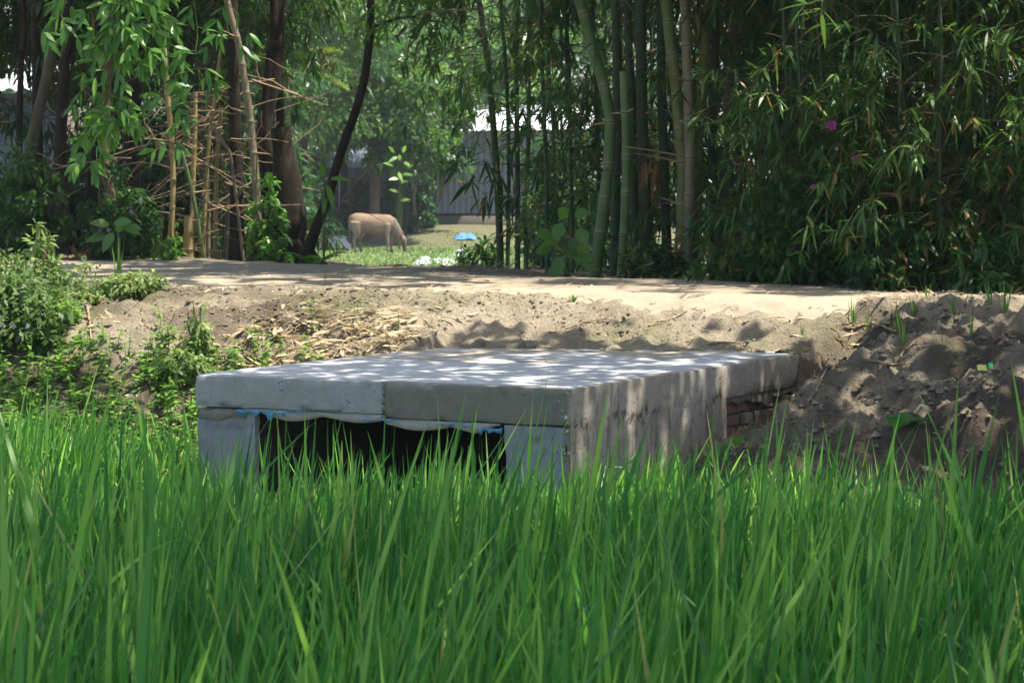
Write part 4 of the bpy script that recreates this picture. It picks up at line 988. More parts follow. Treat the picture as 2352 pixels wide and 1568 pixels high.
# ------------------------------------------------------------------ hanging leafy branch (tree stands out of the picture on the left)
def hanging_tree():
    rng = np.random.default_rng(15); Y = 16.6
    bx, by = -5.2, 17.6; z = gz(bx, by)
    root = thing('overhanging_tree', (bx, by, z), 'leafy tree whose bright drooping branches hang over the road at upper left', 'tree')
    mb = MB(); P = tree_trunk(mb, [[bx, by, z - 0.1], [bx + 0.15, by, 1.8], [bx + 0.3, by - 0.1, 3.6], [bx + 0.9, by - 0.3, 5.4]], 0.16, 0.10, rng); mb.build('trunk', M['grey_bark'], root)
    m2 = MB()
    limb = resample([P[24], [-3.9, 17.0, 4.3], [-2.9, 16.7, 4.0], [-2.2, 16.5, 3.6], [-1.6, 16.5, 3.2]], 24)
    add_tubes(m2, limb[None], np.linspace(0.06, 0.015, 24)[None], 7, 0.5, 0, 1)
    limb2 = resample([limb[12], [-2.3, 16.3, 3.9], [-1.5, 16.2, 3.75], [-0.9, 16.2, 3.5]], 18); add_tubes(m2, limb2[None], np.linspace(0.03, 0.008, 18)[None], 6, 0.5, 0, 1)
    allp = []
    def drop(pts, nl, jit=0.0, L=(0.075, 0.125), start=0.1, tint=(0.35, 1.0)):
        q = resample(pts, 26); add_tubes(m2, q[None], np.linspace(0.007, 0.002, 26)[None], 5, 0.6, 0, 2)
        # pinnate leaflets along petioles
        s = np.sort(rng.uniform(start, 1, nl)); b = interp_path(q, s)
        side = np.where(np.arange(nl) % 2 == 0, 1, -1)
        pd = norm(np.stack([side * rng.uniform(0.3, 1.0, nl), rng.normal(0, 0.5, nl), rng.uniform(-0.9, 0.15, nl)], -1)); pl = rng.uniform(0.08, 0.26, nl) * (1.15 - 0.6 * s)
        tt = np.linspace(0, 1, 5)
        pet = b[:, None] + pd[:, None] * (pl[:, None] * tt)[..., None]; pet[..., 2] -= 0.35 * pl[:, None] * tt ** 2
        add_tubes(m2, pet, np.linspace(0.0028, 0.0012, 5), 4, 0.7, 0, 2)
        for w in (2, 4, 4):
            for sgn in (-1, 1):
                d = norm(pd * 0.7 + sgn * np.cross(pd, np.array([0, -1, 0.2])) * 0.75 + rng.normal(0, 0.2, pd.shape) + np.array([0, 0, -0.55]))
                sd = norm(np.cross(d, np.array([0, -0.8, 0.5])) + rng.normal(0, 0.4, d.shape))
                ln = rng.uniform(*L, nl)
                add_strips(m2, pet[:, w], d, sd, ln, ln * 0.33, rng.uniform(0.1, 0.4, nl), OVAL, np.clip(rng.uniform(*tint, nl), 0, 1), 0, 0)
    T = lambda *a: [W(px, py, Y + dy) for px, py, dy in a]
    drop([limb[18]] + T((262, 60, 0), (265, 140, 0), (235, 230, 0), (222, 290, 0), (198, 390, 0)), 34)
    drop([limb[16]] + T((300, 20, 0), (270, 90, 0.1), (225, 150, 0.1), (185, 215, 0)), 16)
    drop([limb[18]] + T((290, 60, -0.1), (330, 100, -0.1), (365, 140, 0)), 14)
    drop(T((240, 190, 0), (265, 250, 0), (300, 300, 0)), 10)
    drop([limb2[6]] + T((380, 40, 0.1), (385, 140, 0.1), (395, 240, 0), (405, 330, 0)), 20, tint=(0.2, 0.7))
    drop([limb2[8]] + T((450, 40, 0), (450, 120, 0), (462, 200, 0)), 12, tint=(0.2, 0.7))
    drop([limb2[11]] + T((520, 40, 0), (545, 90, 0), (570, 140, 0)), 7, tint=(0.2, 0.6))
    drop([limb[13]] + T((150, 0, 0), (110, 25, 0), (85, 60, 0)), 9)
    drop([limb[14]] + T((230, 0, 0), (180, 45, 0), (155, 90, 0)), 11)
    drop([limb[16]] + T((330, 0, 0), (360, 30, 0), (385, 70, 0)), 14)
    for k in range(9):
        i = rng.integers(6, 23); p = limb[i] if k % 2 else limb2[min(i, 17)]
        e = p + np.array([rng.normal(0, 0.5), rng.normal(0, 0.4), rng.uniform(-0.25, 0.35)])
        if e[2] < 3.05 : e[2] = 3.05 + rng.random() * 0.3
        drop([p, (p + e) / 2 + np.array([0, 0, 0.08]), e], 8)
    # unseen upper crown, leaves added along the sun ray to shade the left road
    n = 60000; g = np.stack([rng.uniform(-6.5, 0.5, n), rng.uniform(16.5, 26.5, n)], -1); u, v = uv(g[:, 0], g[:, 1])
    cov = 0.5 * S(2.6, 4.4, u) * S(3.3, 4.2, v) * (1 - S(-0.6, 0.2, v - vfar(u)))
    nz = n2(g[:, 0], g[:, 1], 0.30, 166, 3); g = g[(nz < np.interp(cov, [0, 0.2, 0.4, 0.6, 0.8], [-1, 0.36, 0.455, 0.535, 0.62]))]; n = len(g)
    h = 5.6 + 1.8 * n2(g[:, 0], g[:, 1], 1.3, 167, 2) + rng.normal(0, 0.3, n); p = np.concatenate([g, np.full((n, 1), 1.1)], 1) + SUN * ((h - 1.1) / SUN[2])[:, None]
    d = norm(rng.normal(0, 1, (n, 3)) * np.array([1, 1, 0.4]) + np.array([0, 0, -0.3])); L = rng.uniform(0.10, 0.17, n)
    add_strips(m2, p - d * 0.06, d, np.cross(d, SUN) + rng.normal(0, 0.25, (n, 3)), L, L * 0.42, 0.2, OVAL, rng.uniform(0.1, 0.8, n))
    for q in p[rng.choice(n, 40, replace=False)]:
        s0 = P[rng.integers(24, 39)]; add_tubes(m2, resample([s0, (s0 + q) / 2 + np.array([0, 0, 0.3]) + rng.normal(0, 0.15, 3), q], 10)[None], np.linspace(0.04, 0.006, 10)[None], 5, 0.5, 0, 1)
    m2.build('crown', [M['bright_leaf'], M['grey_bark'], M['stem']], root)
hanging_tree()

# ------------------------------------------------------------------ the yard: cow, sheds, trees
def cow():
    YC = 70.0; x0 = W(797 + 10, 500, YC)[0]; zg = 0.13
    root = thing('cow', (x0 + 0.6, YC, zg), 'tan young cow grazing with lowered head in the grassy yard', 'cow')
    mb = MB()
    X = lambda a: x0 - 0.02 + a                     # a: metres from the rump
    # torso rings: x, centre z, half height, half width
    tor = [(0.0, 0.88, 0.10, 0.08), (0.05, 0.86, 0.20, 0.15), (0.15, 0.84, 0.26, 0.19), (0.30, 0.84, 0.255, 0.205), (0.48, 0.80, 0.27, 0.22), (0.66, 0.78, 0.285, 0.235), (0.84, 0.785, 0.275, 0.22), (1.00, 0.80, 0.255, 0.19), (1.10, 0.82, 0.22, 0.155), (1.17, 0.83, 0.14, 0.10)]
    def loft(rings, ref_axis=0, close=True, n=14):
        V = []
        a = np.arange(n) * 2 * PI / n
        for c, d, hu, hw in rings:
            d = norm(np.array(d, float)); s = np.array([0, 1.0, 0]); up = np.cross(s, d); 
            V.append(np.array(c) + np.cos(a)[:, None] * up * hu + np.sin(a)[:, None] * s * hw)
        V = np.array(V); m = len(V); i = np.arange(m - 1)[:, None] * n; k = np.arange(n)[None]; k2 = (k + 1) % n
        f = np.stack([i + k, i + k2, i + n + k2, i + n + k], -1).reshape(-1, 4)
        mb.add(V, f)
        for e, fl in ((0, True), (m - 1, False)):
            vv = np.concatenate([V[e], V[e].mean(0)[None]]); ff = np.array([[j, (j + 1) % n, n] for j in range(n)])
            mb.add(vv, ff[:, ::-1] if not fl else ff)
    loft([((X(a), YC, zg + z), (1, 0, 0), h, w) for a, z, h, w in tor])
    # neck, then head down to the grass
    nk = [((1.00, 0.86), 0.22, 0.13), ((1.10, 0.80), 0.21, 0.115), ((1.20, 0.69), 0.17, 0.09), ((1.31, 0.55), 0.135, 0.075), ((1.40, 0.43), 0.105, 0.065)]
    loft([((X(c[0]), YC, zg + c[1]), (0.62, 0, -0.78), h, w) for c, h, w in nk])
    hd = [((1.37, 0.47), 0.07, 0.06), ((1.42, 0.42), 0.105, 0.085), ((1.455, 0.34), 0.10, 0.085), ((1.48, 0.24), 0.08, 0.068), ((1.495, 0.14), 0.062, 0.055), ((1.50, 0.07), 0.058, 0.06), ((1.50, 0.03), 0.035, 0.04)]
    loft([((X(c[0]), YC, zg + c[1]), (0.2, 0, -1), h, w) for c, h, w in hd])
    def leg(pts, rad, dy):
        P = np.array([[X(a), YC + dy + e, zg + z] for a, z, e in pts]); add_tubes(mb, P[None], np.array(rad)[None], 10, cap=True)
    for dy, s in ((-0.11, 0.0), (0.11, 0.12)):
        leg([(0.16 + s, 0.85, 0), (0.15 + s, 0.66, 0), (0.19 + s, 0.52, 0), (0.10 + s * 1.1, 0.36, 0), (0.095 + s * 1.1, 0.32, 0), (0.13 + s * 1.15, 0.12, 0), (0.14 + s * 1.15, 0.03, 0)], [0.17, 0.155, 0.105, 0.056, 0.052, 0.036, 0.046], dy)
    for dy, s in ((-0.10, 0.0), (0.10, 0.09)):
        leg([(1.0 + s * .5, 0.80, 0), (1.0 + s * .5, 0.58, 0), (1.01 + s, 0.46, 0), (1.03 + s, 0.30, 0), (1.03 + s, 0.26, 0), (1.03 + s, 0.11, 0), (1.04 + s, 0.03, 0)], [0.12, 0.10, 0.068, 0.047, 0.045, 0.034, 0.044], dy)
    # tail root down the rump
    P = np.array([[X(0.03), YC, zg + 1.03], [X(-0.03), YC, zg + 0.94], [X(-0.035), YC - 0.02, zg + 0.7], [X(-0.01), YC - 0.02, zg + 0.48], [X(0.01), YC - 0.02, zg + 0.40]]); add_tubes(mb, resample(P, 12)[None], np.linspace(0.034, 0.022, 12)[None], 8, cap=True)
    o = mb.build('body', M['hide'])
    rm = o.modifiers.new('rm', 'REMESH'); rm.mode = 'VOXEL'; rm.voxel_size = 0.016
    sm = o.modifiers.new('sm', 'SMOOTH'); sm.factor = 0.6; sm.iterations = 9
    dg = bpy.context.evaluated_depsgraph_get(); me = bpy.data.meshes.new_from_object(o.evaluated_get(dg))
    me.name = 'body'; o.modifiers.clear(); o.data = me
    if not me.materials: me.materials.append(M['hide'])
    n = len(me.vertices); co = np.zeros(n * 3, np.float32); me.vertices.foreach_get('co', co); co = co.reshape(-1, 3)
    rel = (co[:, 0] - X(0)); zz = co[:, 2] - zg
    tint = S(0.62, 0.9, zz + 0.08 * (fbm(co * 4, 5, 3) - 0.5)) * S(1.25, 1.05, rel)
    mark = S(0.34, 0.20, zz) * S(1.38, 1.46, rel) + 0.35 * S(1.32, 1.42, rel) * S(0.5, 0.3, zz)
    for nm, val in (('tint', tint), ('mark', np.clip(mark, 0, 1))):
        if nm in me.attributes: me.attributes.remove(me.attributes[nm])
        a = me.attributes.new(nm, 'FLOAT', 'POINT'); a.data.foreach_set('value', val.astype(np.float32))
    me.polygons.foreach_set('use_smooth', np.ones(len(me.polygons), bool))
    o.parent = root; o.location = -np.array(root.location)
    for sy in (-1, 1):
        m = MB(); b = np.array([X(1.40), YC + sy * 0.075, zg + 0.46]); d = np.array([0.25, sy * 0.8, 0.1])
        add_strips(m, b[None], d[None], np.array([[0.5, 0, -0.8]]), 0.16, 0.10, 0.3, [0.5, 1.0, 0.9, 0.5, 0.05]); m.build('ear', M['hide'], root)
        m = MB(); add_tubes(m, resample([[X(1.425), YC + sy * 0.05, zg + 0.50], [X(1.44), YC + sy * 0.09, zg + 0.56], [X(1.47), YC + sy * 0.10, zg + 0.60]], 8)[None], np.linspace(0.018, 0.005, 8)[None], 7, cap=True); m.build('horn', M['horn'], root)
        m = MB(); add_tubes(m, np.array([[[X(1.49), YC + sy * 0.07, zg + 0.33], [X(1.495), YC + sy * 0.084, zg + 0.325], [X(1.50), YC + sy * 0.088, zg + 0.32]]]), np.array([[0.016, 0.014, 0.004]]), 8, cap=True); m.build('eye', M['eye'], root)
    for ax, dy in ((0.14, -0.11), (0.278, 0.11), (1.04, -0.10), (1.13, 0.10)):
        m = MB(); add_tubes(m, np.array([[[X(ax), YC + dy, zg - 0.005], [X(ax + 0.005), YC + dy, zg + 0.03], [X(ax), YC + dy, zg + 0.065]]]), np.array([[0.056, 0.05, 0.042]]), 10, cap=True); m.build('hoof', M['hoof'], root)
    m = MB(); a = np.linspace(0, 2 * PI, 20); add_tubes(m, np.stack([X(1.355) + 0.11 * np.cos(a) * 0.7, YC + 0.085 * np.sin(a), zg + 0.47 + 0.11 * np.cos(a) * 0.6], -1)[None], np.full((1, 20), 0.012), 6); m.build('halter', M['rope'], root)
    m = MB(); add_tubes(m, resample([[X(0.01), YC - 0.02, zg + 0.42], [X(0.04), YC - 0.02, zg + 0.32], [X(0.05), YC - 0.02, zg + 0.20]], 8)[None], np.array([[0.022, 0.035, 0.045, 0.05, 0.045, 0.035, 0.022, 0.006]]), 8, cap=True); m.build('tail_tuft', M['hoof'], root)
cow()

def corrugated(mb, a, b, z0, z1, pitch=0.12, amp=0.012, thick=0.004, slope=None):
    """vertical corrugated sheet between ground points a, b (x,y); slope: optional (vector) for a roof sheet"""
    a = np.array(a, float); b = np.array(b, float); L = np.linalg.norm(b - a); n = int(L / pitch * 8) + 1
    s = np.linspace(0, L, n); d = (b - a) / L; nrm = np.array([d[1], -d[0]])
    off = amp * np.sin(s / pitch * 2 * PI)
    for sh, fl in ((0, False), (-thick, True)):
        xy_ = a + d * s[:, None] + nrm * (off + sh)[:, None]
        V = np.stack([np.concatenate([xy_, np.full((n, 1), z0)], 1), np.concatenate([xy_, np.full((n, 1), z1)], 1)])
        i = np.arange(n - 1); f = np.stack([i, i + 1, i + n + 1, i + n], -1)
        mb.add(V, f[:, ::-1] if fl else f)
def roof_sheet(mb, p0, e, r, n_=1, pitch=0.15, amp=0.016):
    """sheet from corner p0 along eave e and up rake r (3-vectors)"""
    p0, e, r = (np.array(q, float) for q in (p0, e, r)); L = np.linalg.norm(e); n = int(L / pitch * 8) + 1
    s = np.linspace(0, 1, n); nm = norm(np.cross(e, r)); nm = nm if nm[2] > 0 else -nm
    off = amp * np.sin(s * L / pitch * 2 * PI)
    for sh in (0, -0.01):
        A = p0 + e * s[:, None] + nm * (off + sh)[:, None]; V = np.stack([A, A + r * 0.5, A + r])
        i = np.arange(2)[:, None] * n + np.arange(n - 1)[None]; mb.add(V, np.stack([i, i + 1, i + n + 1, i + n], -1).reshape(-1, 4))
def slab(mb, a, b, depthv, z0, z1):
    a = np.array(a, float); b = np.array(b, float); d = np.array(depthv, float)
    q = [a, b, b + d, a + d]; V = [[*p, z0] for p in q] + [[*p, z1] for p in q]
    mb.add(V, [[0, 3, 2, 1], [4, 5, 6, 7], [0, 1, 5, 4], [1, 2, 6, 5], [2, 3, 7, 6], [3, 0, 4, 7]])
def tin_shed():
    YS = 85.0; a = W(1002, 490, YS); z0 = 1.06; z1 = W(1002, 303, YS)[2]
    e = np.array([0.93, -0.37]); e /= np.linalg.norm(e); d = np.array([0.37, 0.93]); d /= np.linalg.norm(d)
    A = a[:2]; B = A + e * 5.0
    root = thing('tin_shed', (A[0], A[1], 0.5), 'blue grey corrugated tin shed with a bright sunlit roof behind the bamboo', 'shed')
    mb = MB(); corrugated(mb, A, B, z0, z1, 0.22, 0.02); mb.build('wall', M['tin_wall'], root)
    mb = MB(); corrugated(mb, A + d * 6.5, A, z0, z1, 0.22, 0.02); mb.build('wall', M['tin_wall'], root)
    mb = MB(); corrugated(mb, B, B + d * 6.5, z0, z1, 0.22, 0.02); corrugated(mb, B + d * 6.5, A + d * 6.5, z0, z1, 0.22, 0.02); mb.build('wall', M['tin_wall'], root)
    mb = MB(); slab(mb, A - e * 0.25 - d * 0.2, B + e * 0.25 - d * 0.2, d * 6.9, 0.0, z0 - 0.06); mb.build('plinth', M['mud_wall'], root)
    mb = MB(); slab(mb, A - e * 0.03 - d * 0.05, B + e * 0.03 - d * 0.05, d * 0.10, z0 - 0.06, z0 + 0.02); mb.build('sill_beam', M['hoof'], root)
    mb = MB(); p0 = np.array([*(A - e * 1.5 - d * 0.5), z1 + 0.03]); E = np.array([*(e * 7.0), 0]); r = np.array([*(d * 3.75), 0.95])
    roof_sheet(mb, p0, E, r); 
    p1 = np.array([*(A - e * 1.5 + d * 7.0), z1 + 0.03]); roof_sheet(mb, p1, E, np.array([*(-d * 3.75), 0.95]))
    mb.build('roof', M['tin_roof'], root)
    mb = MB()
    for q in (A - e * 1.3, B): slab(mb, q - d * 0.05, q - d * 0.05 + e * 0.1, d * 0.1, 0.2, z1 + 0.03)
    mb.build('post', M['timber'], root)
tin_shed()
def open_shed():
    YS = 83.0; a = W(770, 490, YS)[:2]; b = W(985, 490, YS)[:2]; z1 = W(800, 395, YS)[2]
    root = thing('open_shed', (a[0], a[1], 0.5), 'dark blue walled open shed in the shade behind the cow', 'shed')
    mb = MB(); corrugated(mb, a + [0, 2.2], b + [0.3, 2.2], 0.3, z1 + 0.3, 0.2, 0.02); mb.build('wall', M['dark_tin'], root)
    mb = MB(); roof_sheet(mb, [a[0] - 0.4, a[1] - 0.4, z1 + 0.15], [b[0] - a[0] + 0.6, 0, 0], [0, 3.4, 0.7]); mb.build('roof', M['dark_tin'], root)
    for px, w, h in ((783, 9, 0.0), (862, 12, 0.25), (940, 7, 0)):
        mb = MB(); q = W(px, 490, YS - 0.3)[:2]; s = w * YS / F / 2.297 / 2; slab(mb, q - [s, 0], q + [s, 0], np.array([0, 0.12]), 0.2, z1 + 0.12 + h); mb.build('post', M['white_plastic'] if px == 783 else M['timber'], root)
    mb = MB(); q = W(785, 458, YS - 1.2); r = W(850, 458, YS - 1.2); slab(mb, q[:2], r[:2], np.array([0, 0.8]), q[2] - 0.08, q[2]); mb.build('shelf', M['timber'], root)
open_shed()
def bright_roof_shed():
    YS = 42.0; a = W(-160, 205, YS); b = W(160, 205, YS)
    root = thing('tin_roof_house', (a[0], a[1], 0.2), 'house with a pale bright tin roof behind the trunks at the upper left', 'house')
    mb = MB(); corrugated(mb, a[:2] + [0.2, 0.5], b[:2] + [-0.2, 0.5], 0.0, a[2] - 0.04, 0.2, 0.02); mb.build('wall', M['dark_tin'], root)
    mb = MB(); roof_sheet(mb, a, b - a, [0, 4.5, 3.2], pitch=0.25, amp=0.03); mb.build('roof', M['tin_roof'], root)
    mb = MB(); slab(mb, a[:2] + [0.2, 0.55], b[:2] + [-0.2, 0.55], np.array([0, 7.0]), 0.0, a[2] - 0.1); mb.build('back_wall', M['mud_wall'], root)
bright_roof_shed()

# yard trees: each a tree of its own
rngY = np.random.default_rng(99)
yard = [  # px, Y, height, trunk radius, crown base fraction, label
    (858, 78, 8.5, 0.17, 'tall leafy yard tree directly behind the cow with a pale trunk'),
    (925, 77, 5.2, 0.09, 'small dark leaved tree left of the tin shed wall'),
    (958, 80, 4.6, 0.08, 'thin tree against the left corner of the tin shed'),
    (790, 82, 7.5, 0.14, 'dark yard tree left of the cow'),
    (720, 76, 8.0, 0.13, 'bushy yard tree just right of the dark stump'),
    (610, 84, 9.0, 0.2, 'large yard tree seen between the brown stem and the dark trunk'),
    (905, 94, 11.0, 0.2, 'bright crowned tree behind the open shed'),
    (1010, 98, 12.0, 0.2, 'bright crowned tree rising behind the shed roof'),
    (1120, 92, 10.0, 0.2, 'tree behind the right half of the tin shed'),
    (1260, 90, 10.0, 0.2, 'tree behind the slim leafy canes'),
    (1400, 92, 11.0, 0.2, 'tree behind the bamboo clump'),
    (770, 100, 12.0, 0.2, 'tall far tree above the open shed'),
    (520, 88, 10.0, 0.2, 'far tree behind the dry yellow poles'),
    (400, 92, 10.0, 0.2, 'far tree behind the hanging branch'),
    (200, 96, 11.0, 0.2, 'far tree behind the left grove shrubs')]
for k, (px, Y, h, r, lab) in enumerate(yard):
    p = W(px, 520, Y); x, y = p[0], p[1]; z = gz(x, y)
    far = Y > 86; low = 2.2 if h < 6 else (3.2 if not far else 3.0)
    cents = []
    n = 46 if far else 36
    for j in range(n):
        a = rngY.uniform(0, 2 * PI); f = rngY.random() ** 0.5; hh = rngY.random()
        R = (0.34 * h if h > 6 else 0.2 * h) * (0.5 + 0.9 * math.sin(PI * (0.12 + 0.8 * hh)))
        cents.append([x + math.cos(a) * f * R, y + math.sin(a) * f * R, z + low + (h - low) * hh])
    tree('leafy_tree', [[x, y, z - 0.1], [x + rngY.normal(0, 0.15), y, z + h * 0.3], [x + rngY.normal(0, 0.3), y, z + h * 0.6], [x + rngY.normal(0, 0.3), y, z + h * 0.9]], r, r * 0.35, lab, group='trees of the yard beyond the cow',
         bark='brown_bark' if k in (0, 2) else 'dark_bark', crown=cents, limbs=7, limb_len=h * 0.22, nper=130, crad=0.75 if h > 6 else 0.45, L=(0.13, 0.24), Wr=0.5, tint=(0.25, 1.0), seed=200 + k, limb_z=0.45)
# far wood closing the horizon
def far_wood():
    rng = np.random.default_rng(123); mb = MB(); c = []
    for k in range(620):
        x = rng.uniform(-70, 70); y = rng.uniform(112, 135); c.append([x, y, rng.random() ** 1.3 * (5.5 + 3.5 * vnoise(np.array([x / 6, 0.2, 0.4]), 5))])
    leaf_cloud(mb, rng, c, 1.6, 110, (0.35, 0.6), 0.55, (0.0, 0.8)); o = mb.build('far_wood', M['tree_leaf'])
    tag(o, 'dense far wood closing off the view beyond the yard', 'woodland', kind='stuff')
far_wood()

# crumpled sheets
def sheet(name, px, py, Y, wpx, dpt, hgt, mat, label, cat, seed, zc=None):
    p = W(px, py, Y); x, y = p[0], p[1]; w = wpx * Y / F / 2.297; n = 34
    gx, gy = np.meshgrid(np.linspace(-1, 1, n), np.linspace(-1, 1, n)); X_ = x + gx * w / 2 * (1 + 0.2 * n2(gx, gy, 0.5, seed)); Y_ = y + gy * dpt / 2
    z = H(X_, Y_) + 0.02 + hgt * n2(gx, gy, 0.45, seed, 3) ** 1.5 * np.clip(1.25 - gx ** 2 * 0.8 - gy ** 2 * 0.6, 0.0, 1) * 1.6
    i = np.arange(n - 1)[:, None] * n + np.arange(n - 1)[None]; f = np.stack([i, i + 1, i + n + 1, i + n], -1).reshape(-1, 4)
    mb = MB(); mb.add(np.stack([X_, Y_, z], -1), f); o = mb.build(name, mat, smooth=False); tag(o, label, cat)
sheet('plastic_sheet', 1000, 604, 56, 90, 3.0, 0.30, M['white_plastic'], 'larger crumpled white plastic sheet on the grass right of the cow', 'plastic sheet', 1)
sheet('plastic_sheet', 1055, 592, 60, 60, 2.6, 0.30, M['white_plastic'], 'smaller crumpled white plastic sheet lying farther back near the slim stems', 'plastic sheet', 2)
sheet('tarp', 1070, 537, 78.5, 44, 1.0, 0.16, M['tarp'], 'crumpled blue tarp lying in front of the tin shed', 'tarp', 3)
sheet('cloth_heap', 770, 560, 73, 70, 2.0, 0.45, M['cloth'], 'dark heap of cloth on the grass behind the cow', 'cloth', 4)
def blue_bag():
    p = W(982, 492, 82.0); x, y = p[0], p[1]; z = gz(x, y)
    mb = MB(); t = np.linspace(0, 1, 12); P = np.stack([x + 0.05 * np.sin(t * 5), y + 0 * t, z + 1.6 * t], -1)
    P = np.stack([x + 0.1 * np.sin(t * 4), y + 0 * t, 1.10 + 0.38 * t], -1)
    add_tubes(mb, P[None], (0.11 * np.sin(PI * (0.1 + 0.85 * t)) * (0.8 + 0.4 * vnoise(np.stack([t * 5, t * 0, t * 0], -1), 3)))[None], 12, cap=True)
    o = mb.build('plastic_bag', M['tarp']); tag(o, 'blue plastic bag hanging by the corner of the tin shed', 'bag')
blue_bag()

# ------------------------------------------------------------------ yard grass and low weeds
def yard_grass():
    rng = np.random.default_rng(31); mb = MB(); n = 26000
    x = rng.uniform(-9, 9, n); y = rng.uniform(48, 80, n); ok = n2(x, y, 1.5, 3) > 0.25; x, y = x[ok], y[ok]; n = len(x)
    z = H(x, y, False); d = norm(np.stack([rng.normal(0, 0.35, n), rng.normal(0, 0.35, n), np.ones(n)], -1))
    add_strips(mb, np.stack([x, y, z - 0.01], -1), d, np.stack([np.ones(n), rng.normal(0, 0.5, n), np.zeros(n)], -1), rng.uniform(0.04, 0.13, n), 0.03, 0.3, [1, 0.9, 0.6, 0.05], np.clip(rng.normal(0.75, 0.2, n), 0, 1))
    o = mb.build('yard_grass', M['grass']); tag(o, 'short bright grass of the yard where the cow grazes', 'grass', kind='stuff')
    mb = MB(); k = 150; c = np.stack([rng.uniform(-3.5, 3.5, k) - 0.2, rng.uniform(50, 62, k), np.zeros(k)], -1); c[:, 2] = 0.13 + rng.uniform(0.02, 0.16, k)
    leaf_cloud(mb, rng, c, 0.24, 60, (0.06, 0.12), 0.4, (0.2, 0.9)); o = mb.build('yard_weeds', M['weed']); tag(o, 'low grey green weeds along the near side of the yard', 'weeds', kind='stuff')
yard_grass()

# ------------------------------------------------------------------ rice
def rice():
    rng = np.random.default_rng(2024); st = 0.152
    xs = np.arange(-3.6, 3.9, st); ys = np.arange(4.6, 15.2, st); gx, gy = np.meshgrid(xs, ys)
    x = gx.ravel() + rng.uniform(-0.5, 0.5, gx.size) * st * 0.9; y = gy.ravel() + rng.uniform(-0.5, 0.5, gx.size) * st * 0.9
    ok = np.abs(x) < 0.235 * y + 0.55
    u, v = uv(x, y)
    wob = 0.25 * (n2(x, y, 0.7, 8, 2) - 0.5)
    lim = np.where(u > WU, 0.10 + 0.30 * S(WU, WU + 1.5, u), np.where(u > -0.05, -0.85, -0.02 - 0.28 * S(-0.8, -2.0, u)))
    ok &= (v < lim + wob)
    x, y, u, v = x[ok], y[ok], u[ok], v[ok]
    front_gap = np.exp(-((v + 0.7) / 1.3) ** 2) * S(WU + 0.5, WU - 0.2, u)
    big = 0.38 + 0.24 * (n2(x, y, 0.9, 9, 2) - 0.3) + 0.16 * S(3.6, 5.2, u) + 0.20 * S(12.0, 8.5, y) - 0.16 * front_gap + rng.normal(0, 0.04, len(x))
    mb = MB()
    def layer(nb, blo, bhi, tlo, tsd, wlo, whi, llo, lhi, flopf, tint0):
        n = len(x) * nb; rep = lambda q: np.repeat(q, nb, 0)
        X, Y_ = rep(x), rep(y); z = H(X, Y_, False); top = rep(big) * np.clip(rng.normal(1.0, 0.16, n), 0.5, 1.42) * np.where(rng.random(n) < 0.015, 1.25, 1.0)
        a = rng.uniform(0, 2 * PI, n); tilt = np.abs(rng.normal(0, tsd, n)) + tlo
        hl = rep(rng.normal(0, 0.08, (len(x), 2)))
        b = rng.uniform(blo, bhi, n) * top
        off = 0.015 + 0.05 * rng.random(n)
        base = np.stack([X + np.cos(a) * off + (0.10 + hl[:, 0]) * b, Y_ + np.sin(a) * off + hl[:, 1] * b, z - 0.01 + b], -1)
        d = np.stack([np.cos(a) * tilt + 0.11 + hl[:, 0], np.sin(a) * tilt + hl[:, 1], np.ones(n)], -1)
        L = top * rng.uniform(llo, lhi, n) * np.where(rng.random(n) < 0.03, 1.25, 1.0)
        flop = rng.random(n) < flopf
        drp = np.where(flop, rng.uniform(0.3, 0.75, n), np.abs(rng.normal(0, 0.06, n)))
        d[flop, :2] += np.stack([np.cos(a[flop]), np.sin(a[flop])], -1) * rng.uniform(0.25, 0.8, (flop.sum(), 1))
        sd = np.stack([np.cos(a + PI / 2 + rng.normal(0, 0.6, n)), np.sin(a + PI / 2 + rng.normal(0, 0.6, n)), rng.normal(0, 0.1, n)], -1)
        tint = np.clip(rep(n2(x, y, 0.6, 19, 2)) * 0.5 + rng.normal(tint0, 0.24, n), 0, 1)
        add_strips(mb, base, d, sd, L, rng.uniform(wlo, whi, n) * (0.55 + 0.45 * L / 0.5), drp, BLADE, tint, (rng.random(n) < 0.022) * rng.uniform(0.3, 1, n))
    layer(9, 0.0, 0.06, 0.02, 0.18, 0.011, 0.0225, 0.85, 1.12, 0.03, 0.15)
    layer(8, 0.2, 0.6, 0.08, 0.36, 0.0105, 0.0215, 0.45, 0.9, 0.18, 0.34)
    n = len(x) * 17
    o = mb.build('rice_crop', M['rice']); tag(o, 'dense green young rice plants filling the field in front', 'rice', kind='stuff')
    print('rice blades', n)
rice()

